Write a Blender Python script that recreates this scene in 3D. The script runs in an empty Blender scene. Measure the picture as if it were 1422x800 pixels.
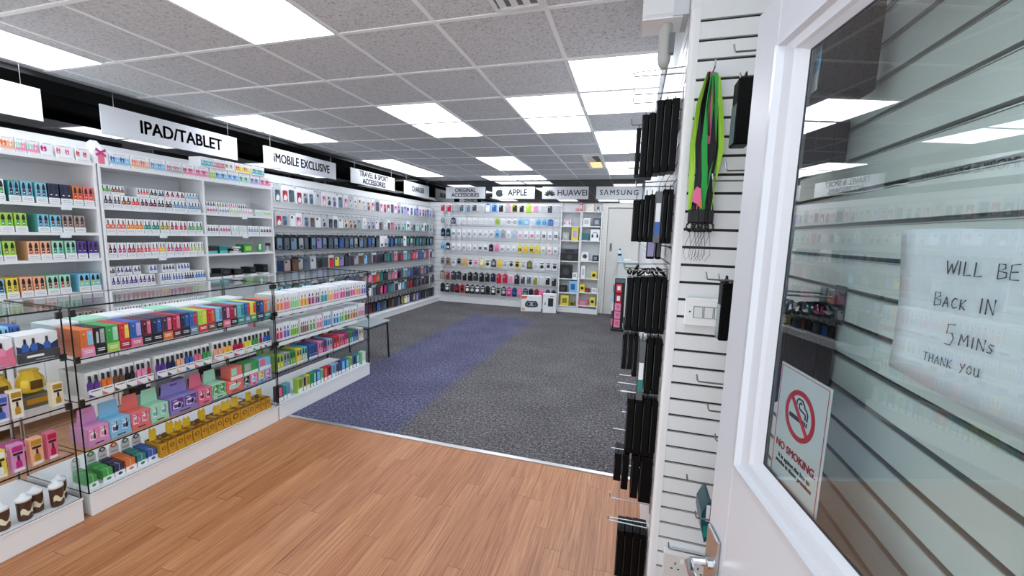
import bpy, math, random
from mathutils import Vector, Matrix
random.seed(7)
SC = bpy.context.scene
COL = SC.collection
PI = math.pi

# ------------------------------------------------------------------ camera
CAM_YAW, CAM_PITCH, CAM_ROLL, CAM_F = 0.2816, -0.1279, 0.0297, 569.99
cd = bpy.data.cameras.new('camera')
cam = bpy.data.objects.new('camera', cd)
COL.objects.link(cam)
SC.camera = cam
cd.sensor_width = 36.0
cd.lens = 36.0 * CAM_F / 1422.0
cd.clip_start = 0.02
cd.clip_end = 60
_cy, _sy, _cp, _sp = math.cos(CAM_YAW), math.sin(CAM_YAW), math.cos(CAM_PITCH), math.sin(CAM_PITCH)
_f = Vector((-_sy*_cp, _cy*_cp, _sp))
_r = Vector((_cy, _sy, 0))
_u = _r.cross(_f)
_cr, _sr = math.cos(CAM_ROLL), math.sin(CAM_ROLL)
_r2, _u2 = _r*_cr + _u*_sr, _u*_cr - _r*_sr
m = Matrix((( _r2.x, _u2.x, -_f.x, 0), (_r2.y, _u2.y, -_f.y, 0), (_r2.z, _u2.z, -_f.z, 1.474), (0, 0, 0, 1)))
cam.matrix_world = m

# ------------------------------------------------------------------ daylight + exposure
LAMP = 8.0            # radiance of the ceiling panels
DAY = 2.1             # daylight through the open shop front
w = bpy.data.worlds.new('world')
SC.world = w
w.use_nodes = True
w.node_tree.nodes['Background'].inputs[0].default_value = (0.86, 0.93, 1.0, 1)
w.node_tree.nodes['Background'].inputs[1].default_value = DAY
SC.view_settings.view_transform = 'Standard'
SC.view_settings.look = 'None'
SC.view_settings.gamma = 1.0
SC.view_settings.use_curve_mapping = False
SC.view_settings.exposure = 0.0
SC.cycles.max_bounces = 10
SC.cycles.transparent_max_bounces = 24
SC.cycles.glossy_bounces = 5
SC.cycles.caustics_reflective = False

# ------------------------------------------------------------------ materials
def lin(h):
    h = h.lstrip('#')
    o = []
    for k in (0, 2, 4):
        c = int(h[k:k+2], 16)/255
        o.append(c/12.92 if c <= .04045 else ((c+.055)/1.055)**2.4)
    return (*o, 1)
_M = {}
def mat(hexc, rough=.5, metal=0., spec=.5, emit=0., coat=0.):
    key = (hexc, rough, metal, spec, emit, coat)
    if key in _M:
        return _M[key]
    mt = bpy.data.materials.new('surface')
    mt.use_nodes = True
    b = mt.node_tree.nodes['Principled BSDF']
    b.inputs['Base Color'].default_value = lin(hexc)
    b.inputs['Roughness'].default_value = rough
    b.inputs['Metallic'].default_value = metal
    b.inputs['Specular IOR Level'].default_value = spec
    b.inputs['Coat Weight'].default_value = coat
    if emit:
        b.inputs['Emission Color'].default_value = lin(hexc)
        b.inputs['Emission Strength'].default_value = emit
    _M[key] = mt
    return mt
def nodes(name):
    mt = bpy.data.materials.new(name)
    mt.use_nodes = True
    nt = mt.node_tree
    return mt, nt, nt.nodes['Principled BSDF']
def N(nt, kind, **kw):
    n = nt.nodes.new(kind)
    for k, v in kw.items():
        setattr(n, k, v)
    return n
def MATH(nt, op, a, b=None, c=None):
    n = nt.nodes.new('ShaderNodeMath')
    n.operation = op
    for i, v in enumerate((a, b, c)):
        if v is None:
            continue
        if isinstance(v, (int, float)):
            n.inputs[i].default_value = v
        else:
            nt.links.new(v, n.inputs[i])
    return n.outputs[0]
def RAMP(nt, fac, stops):
    n = nt.nodes.new('ShaderNodeValToRGB')
    e = n.color_ramp.elements
    while len(e) < len(stops):
        e.new(.5)
    for el, (p, c) in zip(e, stops):
        el.position = p
        el.color = lin(c)
    nt.links.new(fac, n.inputs[0])
    return n.outputs[0]

def wood_floor():
    mt, nt, b = nodes('oak_strip')
    L = nt.links
    tc = N(nt, 'ShaderNodeTexCoord')
    sx = N(nt, 'ShaderNodeSeparateXYZ')
    L.new(tc.outputs['Object'], sx.inputs[0])
    x, y = sx.outputs[0], sx.outputs[1]
    W_, LEN = .078, .95
    row = MATH(nt, 'FLOOR', MATH(nt, 'DIVIDE', x, W_))
    wn = N(nt, 'ShaderNodeTexWhiteNoise', noise_dimensions='1D')
    L.new(row, wn.inputs['W'])
    v = MATH(nt, 'ADD', MATH(nt, 'DIVIDE', y, LEN), MATH(nt, 'MULTIPLY', wn.outputs['Value'], 7.3))
    colm = MATH(nt, 'FLOOR', v)
    fx = MATH(nt, 'FRACT', MATH(nt, 'DIVIDE', x, W_))
    fy = MATH(nt, 'FRACT', v)
    cid = N(nt, 'ShaderNodeCombineXYZ')
    L.new(row, cid.inputs[0]); L.new(colm, cid.inputs[1])
    wn2 = N(nt, 'ShaderNodeTexWhiteNoise', noise_dimensions='2D')
    L.new(cid.outputs[0], wn2.inputs['Vector'])
    # long grain
    gx = N(nt, 'ShaderNodeCombineXYZ')
    L.new(MATH(nt, 'MULTIPLY', x, 95.), gx.inputs[0])
    L.new(MATH(nt, 'MULTIPLY', y, 3.2), gx.inputs[1])
    L.new(MATH(nt, 'MULTIPLY', wn2.outputs['Value'], 40.), gx.inputs[2])
    n1 = N(nt, 'ShaderNodeTexNoise')
    n1.inputs['Scale'].default_value = 1.0
    n1.inputs['Detail'].default_value = 5
    n1.inputs['Distortion'].default_value = .9
    L.new(gx.outputs[0], n1.inputs['Vector'])
    grain = RAMP(nt, n1.outputs['Fac'], [(.28, '#85522f'), (.45, '#a87148'), (.6, '#b58056'), (.8, '#c59469')])
    tone = N(nt, 'ShaderNodeMixRGB', blend_type='MULTIPLY')
    tone.inputs[0].default_value = 1
    L.new(grain, tone.inputs[1])
    L.new(RAMP(nt, wn2.outputs['Value'], [(0, '#e9dcd0'), (.5, '#f4ece4'), (1, '#ffffff')]), tone.inputs[2])
    gap = MATH(nt, 'MAXIMUM', MATH(nt, 'LESS_THAN', fx, .022), MATH(nt, 'LESS_THAN', fy, .0032))
    mx = N(nt, 'ShaderNodeMixRGB')
    L.new(MATH(nt, 'MULTIPLY', gap, .7), mx.inputs[0])
    L.new(tone.outputs[0], mx.inputs[1])
    mx.inputs[2].default_value = lin('#5a3a22')
    L.new(mx.outputs[0], b.inputs['Base Color'])
    b.inputs['Roughness'].default_value = .42
    return mt

def carpet_mat():
    mt, nt, b = nodes('carpet_tiles')
    L = nt.links
    tc = N(nt, 'ShaderNodeTexCoord')
    sx = N(nt, 'ShaderNodeSeparateXYZ')
    L.new(tc.outputs['Object'], sx.inputs[0])
    x, y = sx.outputs[0], sx.outputs[1]
    nz = N(nt, 'ShaderNodeTexNoise')
    nz.inputs['Scale'].default_value = 85
    nz.inputs['Detail'].default_value = 6
    nz.inputs['Roughness'].default_value = .75
    L.new(tc.outputs['Object'], nz.inputs['Vector'])
    n3 = N(nt, 'ShaderNodeTexNoise')
    n3.inputs['Scale'].default_value = 48
    n3.inputs['Detail'].default_value = 3
    L.new(tc.outputs['Object'], n3.inputs['Vector'])
    both = MATH(nt, 'ADD', MATH(nt, 'MULTIPLY', nz.outputs['Fac'], .66), MATH(nt, 'MULTIPLY', n3.outputs['Fac'], .34))
    n2 = N(nt, 'ShaderNodeTexNoise')
    n2.inputs['Scale'].default_value = 2.2
    L.new(tc.outputs['Object'], n2.inputs['Vector'])
    wob = MATH(nt, 'MULTIPLY', MATH(nt, 'SUBTRACT', nz.outputs['Fac'], .5), .6)
    xx, yy = MATH(nt, 'ADD', x, wob), MATH(nt, 'ADD', y, wob)
    band = MATH(nt, 'MULTIPLY', MATH(nt, 'MULTIPLY', MATH(nt, 'GREATER_THAN', xx, -2.72), MATH(nt, 'LESS_THAN', xx, -1.6)), MATH(nt, 'LESS_THAN', yy, 6.95))
    grey = RAMP(nt, both, [(.38, '#2b2a30'), (.5, '#5c5a5e'), (.62, '#979391')])
    blue = RAMP(nt, both, [(.38, '#282839'), (.5, '#54556f'), (.62, '#8f90a6')])
    mx = N(nt, 'ShaderNodeMixRGB')
    L.new(band, mx.inputs[0]); L.new(grey, mx.inputs[1]); L.new(blue, mx.inputs[2])
    m2 = N(nt, 'ShaderNodeMixRGB', blend_type='MULTIPLY')
    m2.inputs[0].default_value = 1
    L.new(mx.outputs[0], m2.inputs[1])
    L.new(RAMP(nt, n2.outputs['Fac'], [(.3, '#e2e2e2'), (.7, '#ffffff')]), m2.inputs[2])
    L.new(m2.outputs[0], b.inputs['Base Color'])
    b.inputs['Roughness'].default_value = .95
    b.inputs['Specular IOR Level'].default_value = .1
    bp = N(nt, 'ShaderNodeBump')
    bp.inputs['Strength'].default_value = .35
    bp.inputs['Distance'].default_value = .004
    L.new(nz.outputs['Fac'], bp.inputs['Height'])
    L.new(bp.outputs[0], b.inputs['Normal'])
    return mt

def ceiling_mat():
    mt, nt, b = nodes('mineral_fibre_tile')
    L = nt.links
    tc = N(nt, 'ShaderNodeTexCoord')
    nz = N(nt, 'ShaderNodeTexNoise')
    nz.inputs['Scale'].default_value = 75
    nz.inputs['Detail'].default_value = 3
    L.new(tc.outputs['Object'], nz.inputs['Vector'])
    c = RAMP(nt, nz.outputs['Fac'], [(.30, '#a3a4a4'), (.42, '#cccdce'), (.6, '#d6d7d8'), (.75, '#dedfe0')])
    L.new(c, b.inputs['Base Color'])
    b.inputs['Roughness'].default_value = .95
    b.inputs['Specular IOR Level'].default_value = .1
    bp = N(nt, 'ShaderNodeBump')
    bp.inputs['Strength'].default_value = .3
    bp.inputs['Distance'].default_value = .003
    L.new(nz.outputs['Fac'], bp.inputs['Height'])
    L.new(bp.outputs[0], b.inputs['Normal'])
    return mt

def glass(tint, boost=1.0, name='clear_glass', ior=1.5):
    mt = bpy.data.materials.new(name)
    mt.use_nodes = True
    nt = mt.node_tree
    nt.nodes.remove(nt.nodes['Principled BSDF'])
    L = nt.links
    out = nt.nodes['Material Output']
    tr = N(nt, 'ShaderNodeBsdfTransparent')
    tr.inputs[0].default_value = lin(tint)
    gl = N(nt, 'ShaderNodeBsdfAnisotropic')
    gl.inputs['Color'].default_value = (1, 1, 1, 1)
    gl.inputs['Roughness'].default_value = 0.0
    fr = N(nt, 'ShaderNodeFresnel')
    fr.inputs[0].default_value = ior
    ge = N(nt, 'ShaderNodeNewGeometry')
    two = MATH(nt, 'SUBTRACT', 1.0, MATH(nt, 'POWER', MATH(nt, 'SUBTRACT', 1.0, fr.outputs[0]), 2.0*boost))
    fac = MATH(nt, 'MULTIPLY', two, MATH(nt, 'SUBTRACT', 1.0, ge.outputs['Backfacing']))
    mix = N(nt, 'ShaderNodeMixShader')
    L.new(fac, mix.inputs[0]); L.new(tr.outputs[0], mix.inputs[1]); L.new(gl.outputs[0], mix.inputs[2])
    L.new(mix.outputs[0], out.inputs[0])
    return mt

WHITE = mat('#e8e9ea', .35)
PAINT = mat('#e4e6e8', .55)
SLAT = mat('#e2e4e5', .4)
GROOVE = mat('#241b19', .6)
GREYGROOVE = mat('#8d8f90', .5)
BLACK = mat('#101113', .4)
DULLBLACK = mat('#0b0b0c', .6)
GLOSSBLACK = mat('#050607', .02, spec=.8)
GLOSSBLACK.node_tree.nodes['Principled BSDF'].inputs['IOR'].default_value = 1.95
STEEL = mat('#9a9c9e', .3, 1.0)
CHROME = mat('#d8dadc', .12, 1.0)
ALU = mat('#c9cacb', .35, .9)
GEDGE = mat('#0d1c1a', .15)
CLEAR = glass('#fdfefe', .4, ior=1.42)
DOORGLASS = glass('#f3f8f7', 1.05, 'door_glass')
SHEET = mat('#dfe9ee', .25)

PALETTE = dict(turquoise='#62b6bd', teal='#177f7c', navy='#1b2450', black='#121214', orange='#e0722f', coral='#e8756c', red='#d02a30',
    crimson='#b3123f', maroon='#5e1226', plum='#4b2746', magenta='#c2267e', pink='#ec8fb4', rose='#e0718f', peach='#f0b08c', amber='#f0b545',
    yellow='#e9d64a', lime='#a8cf4c', olive='#8a8a33', green='#38a04a', mint='#a5dcbf', sky='#86c5e6', blue='#2b5fb0', steel='#6c8ba6',
    lilac='#b6aadc', lavender='#8d83c2', purple='#5a3591', orchid='#d593c6', grey='#a9acae', white='#eceef0', taupe='#a8958c', brown='#6d4630',
    cream='#eee4c8', gold='#b8892a', silver='#c3c7ca', charcoal='#3b3d42', slate='#51606c')
def pm(c, rough=.42):
    return mat(PALETTE.get(c, c), rough)

# ------------------------------------------------------------------ mesh builder
class MB:
    def __init__(s):
        s.v, s.f, s.m, s.mats = [], [], [], []
    def mi(s, mt):
        if mt not in s.mats:
            s.mats.append(mt)
        return s.mats.index(mt)
    def box(s, x0, x1, y0, y1, z0, z1, mt, c=0.0):
        if c > 0:
            return s.cbox(x0, x1, y0, y1, z0, z1, mt, c)
        k, i = len(s.v), s.mi(mt)
        s.v += [(x, y, z) for z in (z0, z1) for y in (y0, y1) for x in (x0, x1)]
        for q in ((0, 2, 3, 1), (4, 5, 7, 6), (0, 1, 5, 4), (2, 6, 7, 3), (0, 4, 6, 2), (1, 3, 7, 5)):
            s.f.append(tuple(k+a for a in q)); s.m.append(i)
        return s
    def cbox(s, x0, x1, y0, y1, z0, z1, mt, c):
        # box with chamfered vertical and horizontal edges: three nested rings
        k, i = len(s.v), s.mi(mt)
        def ring(x0, x1, y0, y1, z, c):
            return [(x0+c, y0, z), (x1-c, y0, z), (x1, y0+c, z), (x1, y1-c, z), (x1-c, y1, z), (x0+c, y1, z), (x0, y1-c, z), (x0, y0+c, z)]
        s.v += ring(x0+c, x1-c, y0+c, y1-c, z0, c*.5) + ring(x0, x1, y0, y1, z0+c, c) + ring(x0, x1, y0, y1, z1-c, c) + ring(x0+c, x1-c, y0+c, y1-c, z1, c*.5)
        s.f.append(tuple(k+a for a in range(7, -1, -1))); s.m.append(i)
        s.f.append(tuple(k+24+a for a in range(8))); s.m.append(i)
        for r in range(3):
            for a in range(8):
                b = (a+1) % 8
                s.f.append((k+r*8+a, k+r*8+b, k+r*8+8+b, k+r*8+8+a)); s.m.append(i)
        return s
    def prism(s, pts, y0, y1, mt, axis='y', side=None):
        # polygon (a, b) counter-clockwise seen from the front (-y), extruded from y0 (front) to y1 (back)
        k, n, i = len(s.v), len(pts), s.mi(mt)
        j = s.mi(side) if side else i
        def P(a, b, t):
            return (a, t, b) if axis == 'y' else ((t, a, b) if axis == 'x' else (a, b, t))
        s.v += [P(a, b, y0) for a, b in pts] + [P(a, b, y1) for a, b in pts]
        s.f.append(tuple(k+a for a in range(n))); s.m.append(i)
        s.f.append(tuple(k+n+a for a in range(n-1, -1, -1))); s.m.append(i)
        for a in range(n):
            b = (a+1) % n
            s.f.append((k+b, k+a, k+n+a, k+n+b)); s.m.append(j)
        return s
    def lathe(s, prof, mt, n=16, cx=0, cy=0, mts=None):
        k = len(s.v)
        for r, z in prof:
            for a in range(n):
                t = 2*PI*a/n
                s.v.append((cx+r*math.cos(t), cy+r*math.sin(t), z))
        for q in range(len(prof)-1):
            i = s.mi(mts[q] if mts else mt)
            for a in range(n):
                b = (a+1) % n
                s.f.append((k+q*n+a, k+q*n+b, k+q*n+n+b, k+q*n+n+a)); s.m.append(i)
        i = s.mi(mts[0] if mts else mt)
        s.f.append(tuple(k+a for a in range(n-1, -1, -1))); s.m.append(i)
        i = s.mi(mts[-1] if mts else mt)
        e = k+(len(prof)-1)*n
        s.f.append(tuple(e+a for a in range(n))); s.m.append(i)
        return s
    def tube(s, path, r, mt, n=6):
        k, i = len(s.v), s.mi(mt)
        P = [Vector(p) for p in path]
        for q, p in enumerate(P):
            t = (P[min(q+1, len(P)-1)] - P[max(q-1, 0)]).normalized()
            a = t.cross(Vector((0, 0, 1)))
            if a.length < .05:
                a = t.cross(Vector((1, 0, 0)))
            a.normalize()
            b = t.cross(a)
            for c in range(n):
                g = 2*PI*c/n
                s.v.append(tuple(p + a*r*math.cos(g) + b*r*math.sin(g)))
        for q in range(len(P)-1):
            for c in range(n):
                d = (c+1) % n
                s.f.append((k+q*n+c, k+q*n+d, k+q*n+n+d, k+q*n+n+c)); s.m.append(i)
        s.f.append(tuple(k+c for c in range(n-1, -1, -1))); s.m.append(i)
        e = k+(len(P)-1)*n
        s.f.append(tuple(e+c for c in range(n))); s.m.append(i)
        return s
    def ribbon(s, path, wdir, wd, th, mt):
        # flat strap along path, width along wdir
        k, i = len(s.v), s.mi(mt)
        P = [Vector(p) for p in path]
        W = [Vector(x) for x in wdir]
        for q, p in enumerate(P):
            t = (P[min(q+1, len(P)-1)] - P[max(q-1, 0)]).normalized()
            a = W[q].normalized()
            b = t.cross(a).normalized()
            s.v += [tuple(p+a*wd/2+b*th/2), tuple(p-a*wd/2+b*th/2), tuple(p-a*wd/2-b*th/2), tuple(p+a*wd/2-b*th/2)]
        for q in range(len(P)-1):
            for c in range(4):
                d = (c+1) % 4
                s.f.append((k+q*4+c, k+q*4+d, k+q*4+4+d, k+q*4+4+c)); s.m.append(i)
        s.f.append((k+3, k+2, k+1, k)); s.m.append(i)
        e = k+(len(P)-1)*4
        s.f.append((e, e+1, e+2, e+3)); s.m.append(i)
        return s
    def mesh(s, name):
        me = bpy.data.meshes.new(name)
        me.from_pydata(s.v, [], s.f)
        for mt in s.mats:
            me.materials.append(mt)
        me.polygons.foreach_set('material_index', s.m)
        me.update()
        return me
    def build(s, name, parent=None, loc=None, rz=0, smooth=False):
        return put(name, s.mesh(name), parent, loc, rz, smooth)
def put(name, me, parent=None, loc=None, rz=0, smooth=False):
    o = bpy.data.objects.new(name, me)
    COL.objects.link(o)
    if parent:
        o.parent = parent
    if loc:
        o.location = loc
    if rz:
        o.rotation_euler = (0, 0, rz)
    if smooth:
        me.polygons.foreach_set('use_smooth', [True]*len(me.polygons))
    return o
def tag(o, label, cat, group=None, kind=None):
    o['label'] = label
    o['category'] = cat
    if group:
        o['group'] = group
    if kind:
        o['kind'] = kind
    return o
def empty(name, loc=(0, 0, 0), rz=0):
    o = bpy.data.objects.new(name, None)
    COL.objects.link(o)
    o.location = loc
    o.rotation_euler = (0, 0, rz)
    o.empty_display_size = .05
    return o
def struct(o):
    o['kind'] = 'structure'
    return o
ORD = ('first second third fourth fifth sixth seventh eighth ninth tenth eleventh twelfth thirteenth fourteenth fifteenth sixteenth seventeenth '
       'eighteenth nineteenth twentieth').split()
def nth(k):
    if k < 20:
        return ORD[k]
    t, u = divmod(k+1, 10)
    base = {2: 'twent', 3: 'thirt', 4: 'fort', 5: 'fift'}[t]
    return base+'ieth' if u == 0 else base+'y-'+ORD[u-1]
def text(body, size, parent, loc, rot, mt, sx=1.0, bold=0.0, align='CENTER', extrude=.001, name='lettering', spacing=1.0, line=1.0):
    cu = bpy.data.curves.new(name, 'FONT')
    cu.body = body
    cu.size = size
    cu.align_x = align
    cu.align_y = 'CENTER'
    cu.extrude = extrude
    thick = bold > 0        # four shifted copies: some glyphs do not survive an outline offset
    cu.offset = 0 if thick else bold
    cu.space_character = spacing
    cu.space_line = line
    cu.resolution_u = 3
    cu.materials.append(mt)
    tmp = bpy.data.objects.new('outline', cu)
    COL.objects.link(tmp)
    me = bpy.data.meshes.new_from_object(tmp.evaluated_get(bpy.context.evaluated_depsgraph_get()))
    bpy.data.objects.remove(tmp)
    bpy.data.curves.remove(cu)
    me.transform(Matrix.Diagonal((sx, 1, 1, 1)))
    if thick:
        b = MB()
        for dx, dy in ((-1, -1), (1, -1), (1, 1), (-1, 1)):
            k0 = len(b.v)
            b.v += [(q.co.x+dx*bold*.8, q.co.y+dy*bold*.8, q.co.z) for q in me.vertices]
            b.f += [tuple(k0+i for i in p.vertices) for p in me.polygons]
        b.m = [b.mi(mt)]*len(b.f)
        me = b.mesh(name)
    o = bpy.data.objects.new(name, me)
    COL.objects.link(o)
    o.parent = parent
    o.location = loc
    o.rotation_euler = rot
    return o
# ================================================================== SETTING
H = 2.5788
GX, GY, T = -1.0786, 2.1088, .6
XL, YB, XR, YS, XN = -4.28, 8.17, .13, 1.478, .374     # slatted left wall, back wall, slatted right wall, its end, slatted wall by the door
PITCH = .0585

struct(MB().box(-5.3, .5, -1.2, 2.487, -.06, 0, wood_floor()).build('floor'))
struct(MB().box(-5.3, .5, 2.487, 8.4, -.06, 0, carpet_mat()).build('floor_carpet'))
struct(MB().cbox(-2.6, .13, 2.472, 2.506, -.001, .006, ALU, .003).build('trim_1'))
struct(MB().box(XL-.01, .5, -.9, 8.4, H, H+.06, ceiling_mat()).build('ceiling'))
struct(MB().box(-5.3, XL-.01, -.9, 8.4, H+.03, H+.06, DULLBLACK).build('ceiling_void'))
g = MB()
TB = mat('#f4f5f5', .4)
for i in range(-5, 3):
    x = GX+T*i
    if x < XR:
        g.box(x-.012, x+.012, -.9, YB, H-.005, H+.002, TB)
for j in range(-5, 11):
    y = GY+T*j
    g.box(XL, XN if y < YS else XR, y-.012, y+.012, H-.006, H+.001, TB)
struct(g.build('ceiling_grid'))
struct(MB().box(XL-.012, XL+.02, -.9, YB, H-.012, H+.004, mat('#9b9d9d', .5)).box(XL-.03, XL-.011, -.9, YB, H-.05, H+.03, BLACK).build('trim_2'))

def slats(name, axis, at, back, a0, a1, z0, z1, pitch, groove, board, dark, top=None):
    # boards between shadow grooves; 'at' is the visible face, 'back' the groove floor
    b = MB()
    top = z1 if top is None else top
    z = top
    lo, hi = min(at, back), max(at, back)
    while z > z0+.005:
        zb = max(z-pitch+groove, z0)
        if axis == 'x':
            b.box(lo, hi, a0, a1, zb, z, board)
        else:
            b.box(a0, a1, lo, hi, zb, z, board)
        z -= pitch
    e = .012 if back > at else -.012
    if axis == 'x':
        b.box(min(back, back+e), max(back, back+e), a0, a1, z0, z1, dark)
    else:
        b.box(a0, a1, min(back, back+e), max(back, back+e), z0, z1, dark)
    return struct(b.build(name))
slats('wall_left', 'x', XL+.012, XL, 3.78, YB, .08, 2.12, .1, .006, SLAT, GREYGROOVE)
struct(MB().box(XL-.05, XL-.013, -.9, YB, 0, 2.12, PAINT).build('wall_left_backing'))
struct(MB().box(XL+.012, -4.0, 3.8, YB, 0, .085, WHITE).box(XL+.012, -3.985, 3.8, YB, .085, .1, WHITE).build('baseboard_left'))
slats('wall_back', 'y', YB, YB+.012, -4.268, -1.37, .08, 2.136, .1, .006, SLAT, GREYGROOVE)
struct(MB().box(-5.3, .5, YB+.025, YB+.1, 0, H, PAINT).build('wall_back_plaster'))
struct(MB().box(-4.0, -1.36, YB-.06, YB, 0, .1, WHITE).build('baseboard_back'))
struct(MB().box(-5.12, -5.1, -.9, YB, 1.8, H+.05, GLOSSBLACK).build('wall_left_fascia'))
struct(MB().box(-5.1, XR, YB-.022, YB-.001, 2.136, H-.03, GLOSSBLACK).build('wall_back_fascia'))
struct(MB().box(-5.1, XR, YB-.03, YB-.001, H-.03, H, mat('#3a3c3e', .4)).build('trim_3'))
struct(MB().box(-5.14, -5.12, -.9, YB, 0, H, PAINT).build('wall_left_outer'))
# right: long slatted wall, its white end post, the slatted return that faces the entrance, the slatted wall behind the door
slats('wall_right', 'x', XR, XR+.01, YS+.03, YB, 0, 2.19, PITCH, .008, SLAT, GROOVE, 2.149+.054)
slats('wall_right_return', 'y', YS, YS+.01, .156, XN, 0, 2.19, PITCH, .0088, SLAT, GROOVE, 2.149+.0585*1)
slats('wall_right_near', 'x', XN, XN+.012, -.2, YS, 0, 2.19, PITCH, .009, mat('#e0e6e4', .3), mat('#6d7472', .35, .4), 2.149+.0585)
pr = [(.129, 0), (.129, 0)]
post = MB()
arc = [(.129+.012-.012*math.cos(t), YS+.010-.012*math.sin(t)) for t in [k*PI/8 for k in range(5)]]
post.prism(arc + [(.158, YS-.002), (.158, YS+.034), (.129, YS+.034)], 0, 2.192, WHITE, axis='z')
struct(post.build('trim_4'))
struct(MB().box(XR, XN+.05, YS+.012, YS+.06, 0, H, PAINT).build('wall_right_stub'))
struct(MB().box(XR+.012, XR+.06, YS+.03, 8.3, 0, H, mat('#b9bfc2', .6)).build('wall_right_plaster'))
struct(MB().box(XN+.025, XN+.07, -.2, YS+.05, 0, H, mat('#c4cccc', .5)).build('wall_right_plaster_near'))
g = MB()
for k in range(38):
    z = 2.149-PITCH*k
    if z > .02:
        g.box(XN-.0015, XN+.006, -.2, YS, z+.0005, z+.0022, mat('#d5dad8', .3, .7))
struct(g.build('trim_5'))
# back door at the end of the slatted wall
struct(MB().box(-.60, -.50, YB-.02, YB+.02, 0, 2.13, mat('#dcdad3', .5)).box(-.50, .12, YB-.03, YB+.02, 2.05, 2.13, mat('#e6e4dd', .5))
       .box(-.535, -.49, YB-.035, YB, 0, 2.09, mat('#e9e7e1', .5)).build('trim_6'))
g = MB()
for k in range(35):
    g.box(-.585, -.54, YB-.026, YB-.018, .08+k*.058, .125+k*.058, mat('#eceae4', .5))
struct(g.build('trim_7'))
dr = empty('door_1', (-.18, YB-.01, 0))
struct(dr)
MB().box(-.30, .29, -.012, .02, 0, 2.03, mat('#d9d8d2', .5)).build('door_leaf', dr)
MB().cbox(-.245, -.205, -.022, -.012, 1.22, 1.38, mat('#77777a', .3, .8), .004).build('lock_plate', dr)
MB().box(-.232, -.218, -.0235, -.0215, 1.27, 1.34, mat('#202022', .5)).build('keypad', dr)
MB().lathe([(.012, 0), (.012, .01), (.008, .014)], CHROME, 10, -.225, -.02).build('keyhole', dr).location = (0, 0, 1.12)

# ------------------------------------------------------------------ ceiling lights
EM = mat('#f1f6ff', .5, emit=LAMP)
FRM = mat('#e9eaeb', .4)
def light(x0, y0, n, label, wide=.6):
    o = empty('ceiling_light', (x0, y0, H))
    f = MB()
    d = .6*n
    f.box(0, wide, 0, .016, -.009, -.002, FRM).box(0, wide, d-.016, d, -.009, -.002, FRM)
    f.box(0, .016, .016, d-.016, -.009, -.002, FRM).box(wide-.016, wide, .016, d-.016, -.009, -.002, FRM)
    for k in range(1, n):
        f.box(.016, wide-.016, .6*k-.02, .6*k+.02, -.009, -.002, FRM)
    f.build('light_frame', o)
    for k in range(n):
        a, b = (.016 if k == 0 else .02), (.016 if k == n-1 else .02)
        MB().box(.016, wide-.016, .6*k+a, .6*k+.6-b, -.0065, -.003, EM).build('diffuser', o)
    tag(o, label, 'ceiling light', 'panel lights in the tiled ceiling')
cx = lambda i: GX+T*i
cyy = lambda j: GY+T*j
light(cx(-2), cyy(-2), 2, 'square panel light over the wooden floor, nearest the entrance')
light(cx(-2), cyy(2), 2, 'double panel light over the middle of the carpet, left of two in its row')
light(cx(-2), cyy(6), 2, 'double panel light in the middle of the ceiling towards the back wall')
light(cx(0), cyy(2), 2, 'double panel light over the middle of the carpet, right of two in its row')
light(cx(1), cyy(1), 2, 'double panel light beside the slatted right wall, nearest the entrance')
light(cx(1), cyy(4), 2, 'double panel light beside the slatted right wall, above the black packs')
light(cx(1), cyy(7), 2, 'double panel light beside the slatted right wall, nearest the back door')
light(-4.2, cyy(-2), 2, 'panel light along the sign row above the first shelving unit')
light(-4.2, cyy(2), 2, 'panel light along the sign row, behind the tablet sign')
light(-4.2, cyy(6), 3, 'long panel light along the sign row at the back corner')
light(cx(-3), cyy(9), 1, 'single panel light against the back wall, left of two')
light(cx(-2), cyy(9), 1, 'single panel light against the back wall, right of two')

light(cx(1), cyy(-4), 1, 'added unseen fill panel over the entrance beside the open door')  # fill panel added out of view to brighten the wall behind the door

# ceiling vent and recessed spot
v = empty('ceiling_vent', (-.7186, 1.82, H))
b = MB()
b.box(0, .24, 0, .02, -.022, -.006, FRM).box(0, .24, .22, .24, -.022, -.006, FRM).box(0, .02, .02, .22, -.022, -.006, FRM).box(.22, .24, .02, .22, -.022, -.006, FRM)
b.build('vent_frame', v)
MB().box(.02, .22, .02, .22, -.010, -.006, mat('#6f7170', .6)).build('backing', v)
for k in range(3):
    MB().prism([(.03+.06*k, -.019), (.034+.06*k, -.019), (.06+.06*k, -.010), (.056+.06*k, -.010)], .02, .22, FRM).build('blade', v)
tag(v, 'square white air vent in the grey ceiling above the wooden floor', 'vent')
sp = empty('recessed_spotlight', (cx(.57), cyy(6.05), H))
d = MB()
d.box(0, .26, 0, .03, -.02, -.006, FRM).box(0, .26, 1.0, 1.03, -.02, -.006, FRM).box(0, .03, .03, 1.0, -.02, -.006, FRM).box(.23, .26, .03, 1.0, -.02, -.006, FRM)
d.build('housing', sp)
MB().box(.03, .23, .03, 1.0, -.009, -.006, mat('#e8e2d4', .5)).build('back_plate', sp)
MB().prism([(.05, .55), (.21, .55), (.21, .98), (.05, .98)], -.016, -.009, mat('#ffdc9c', .5, emit=.9), axis='z').build('warm_lens', sp)
MB().prism([(.12, .12), (.21, .06), (.22, .5), (.16, .5)], -.014, -.009, BLACK, axis='z').build('bracket', sp)
tag(sp, 'open ceiling fitting glowing warm yellow before the back wall', 'ceiling light')

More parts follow.
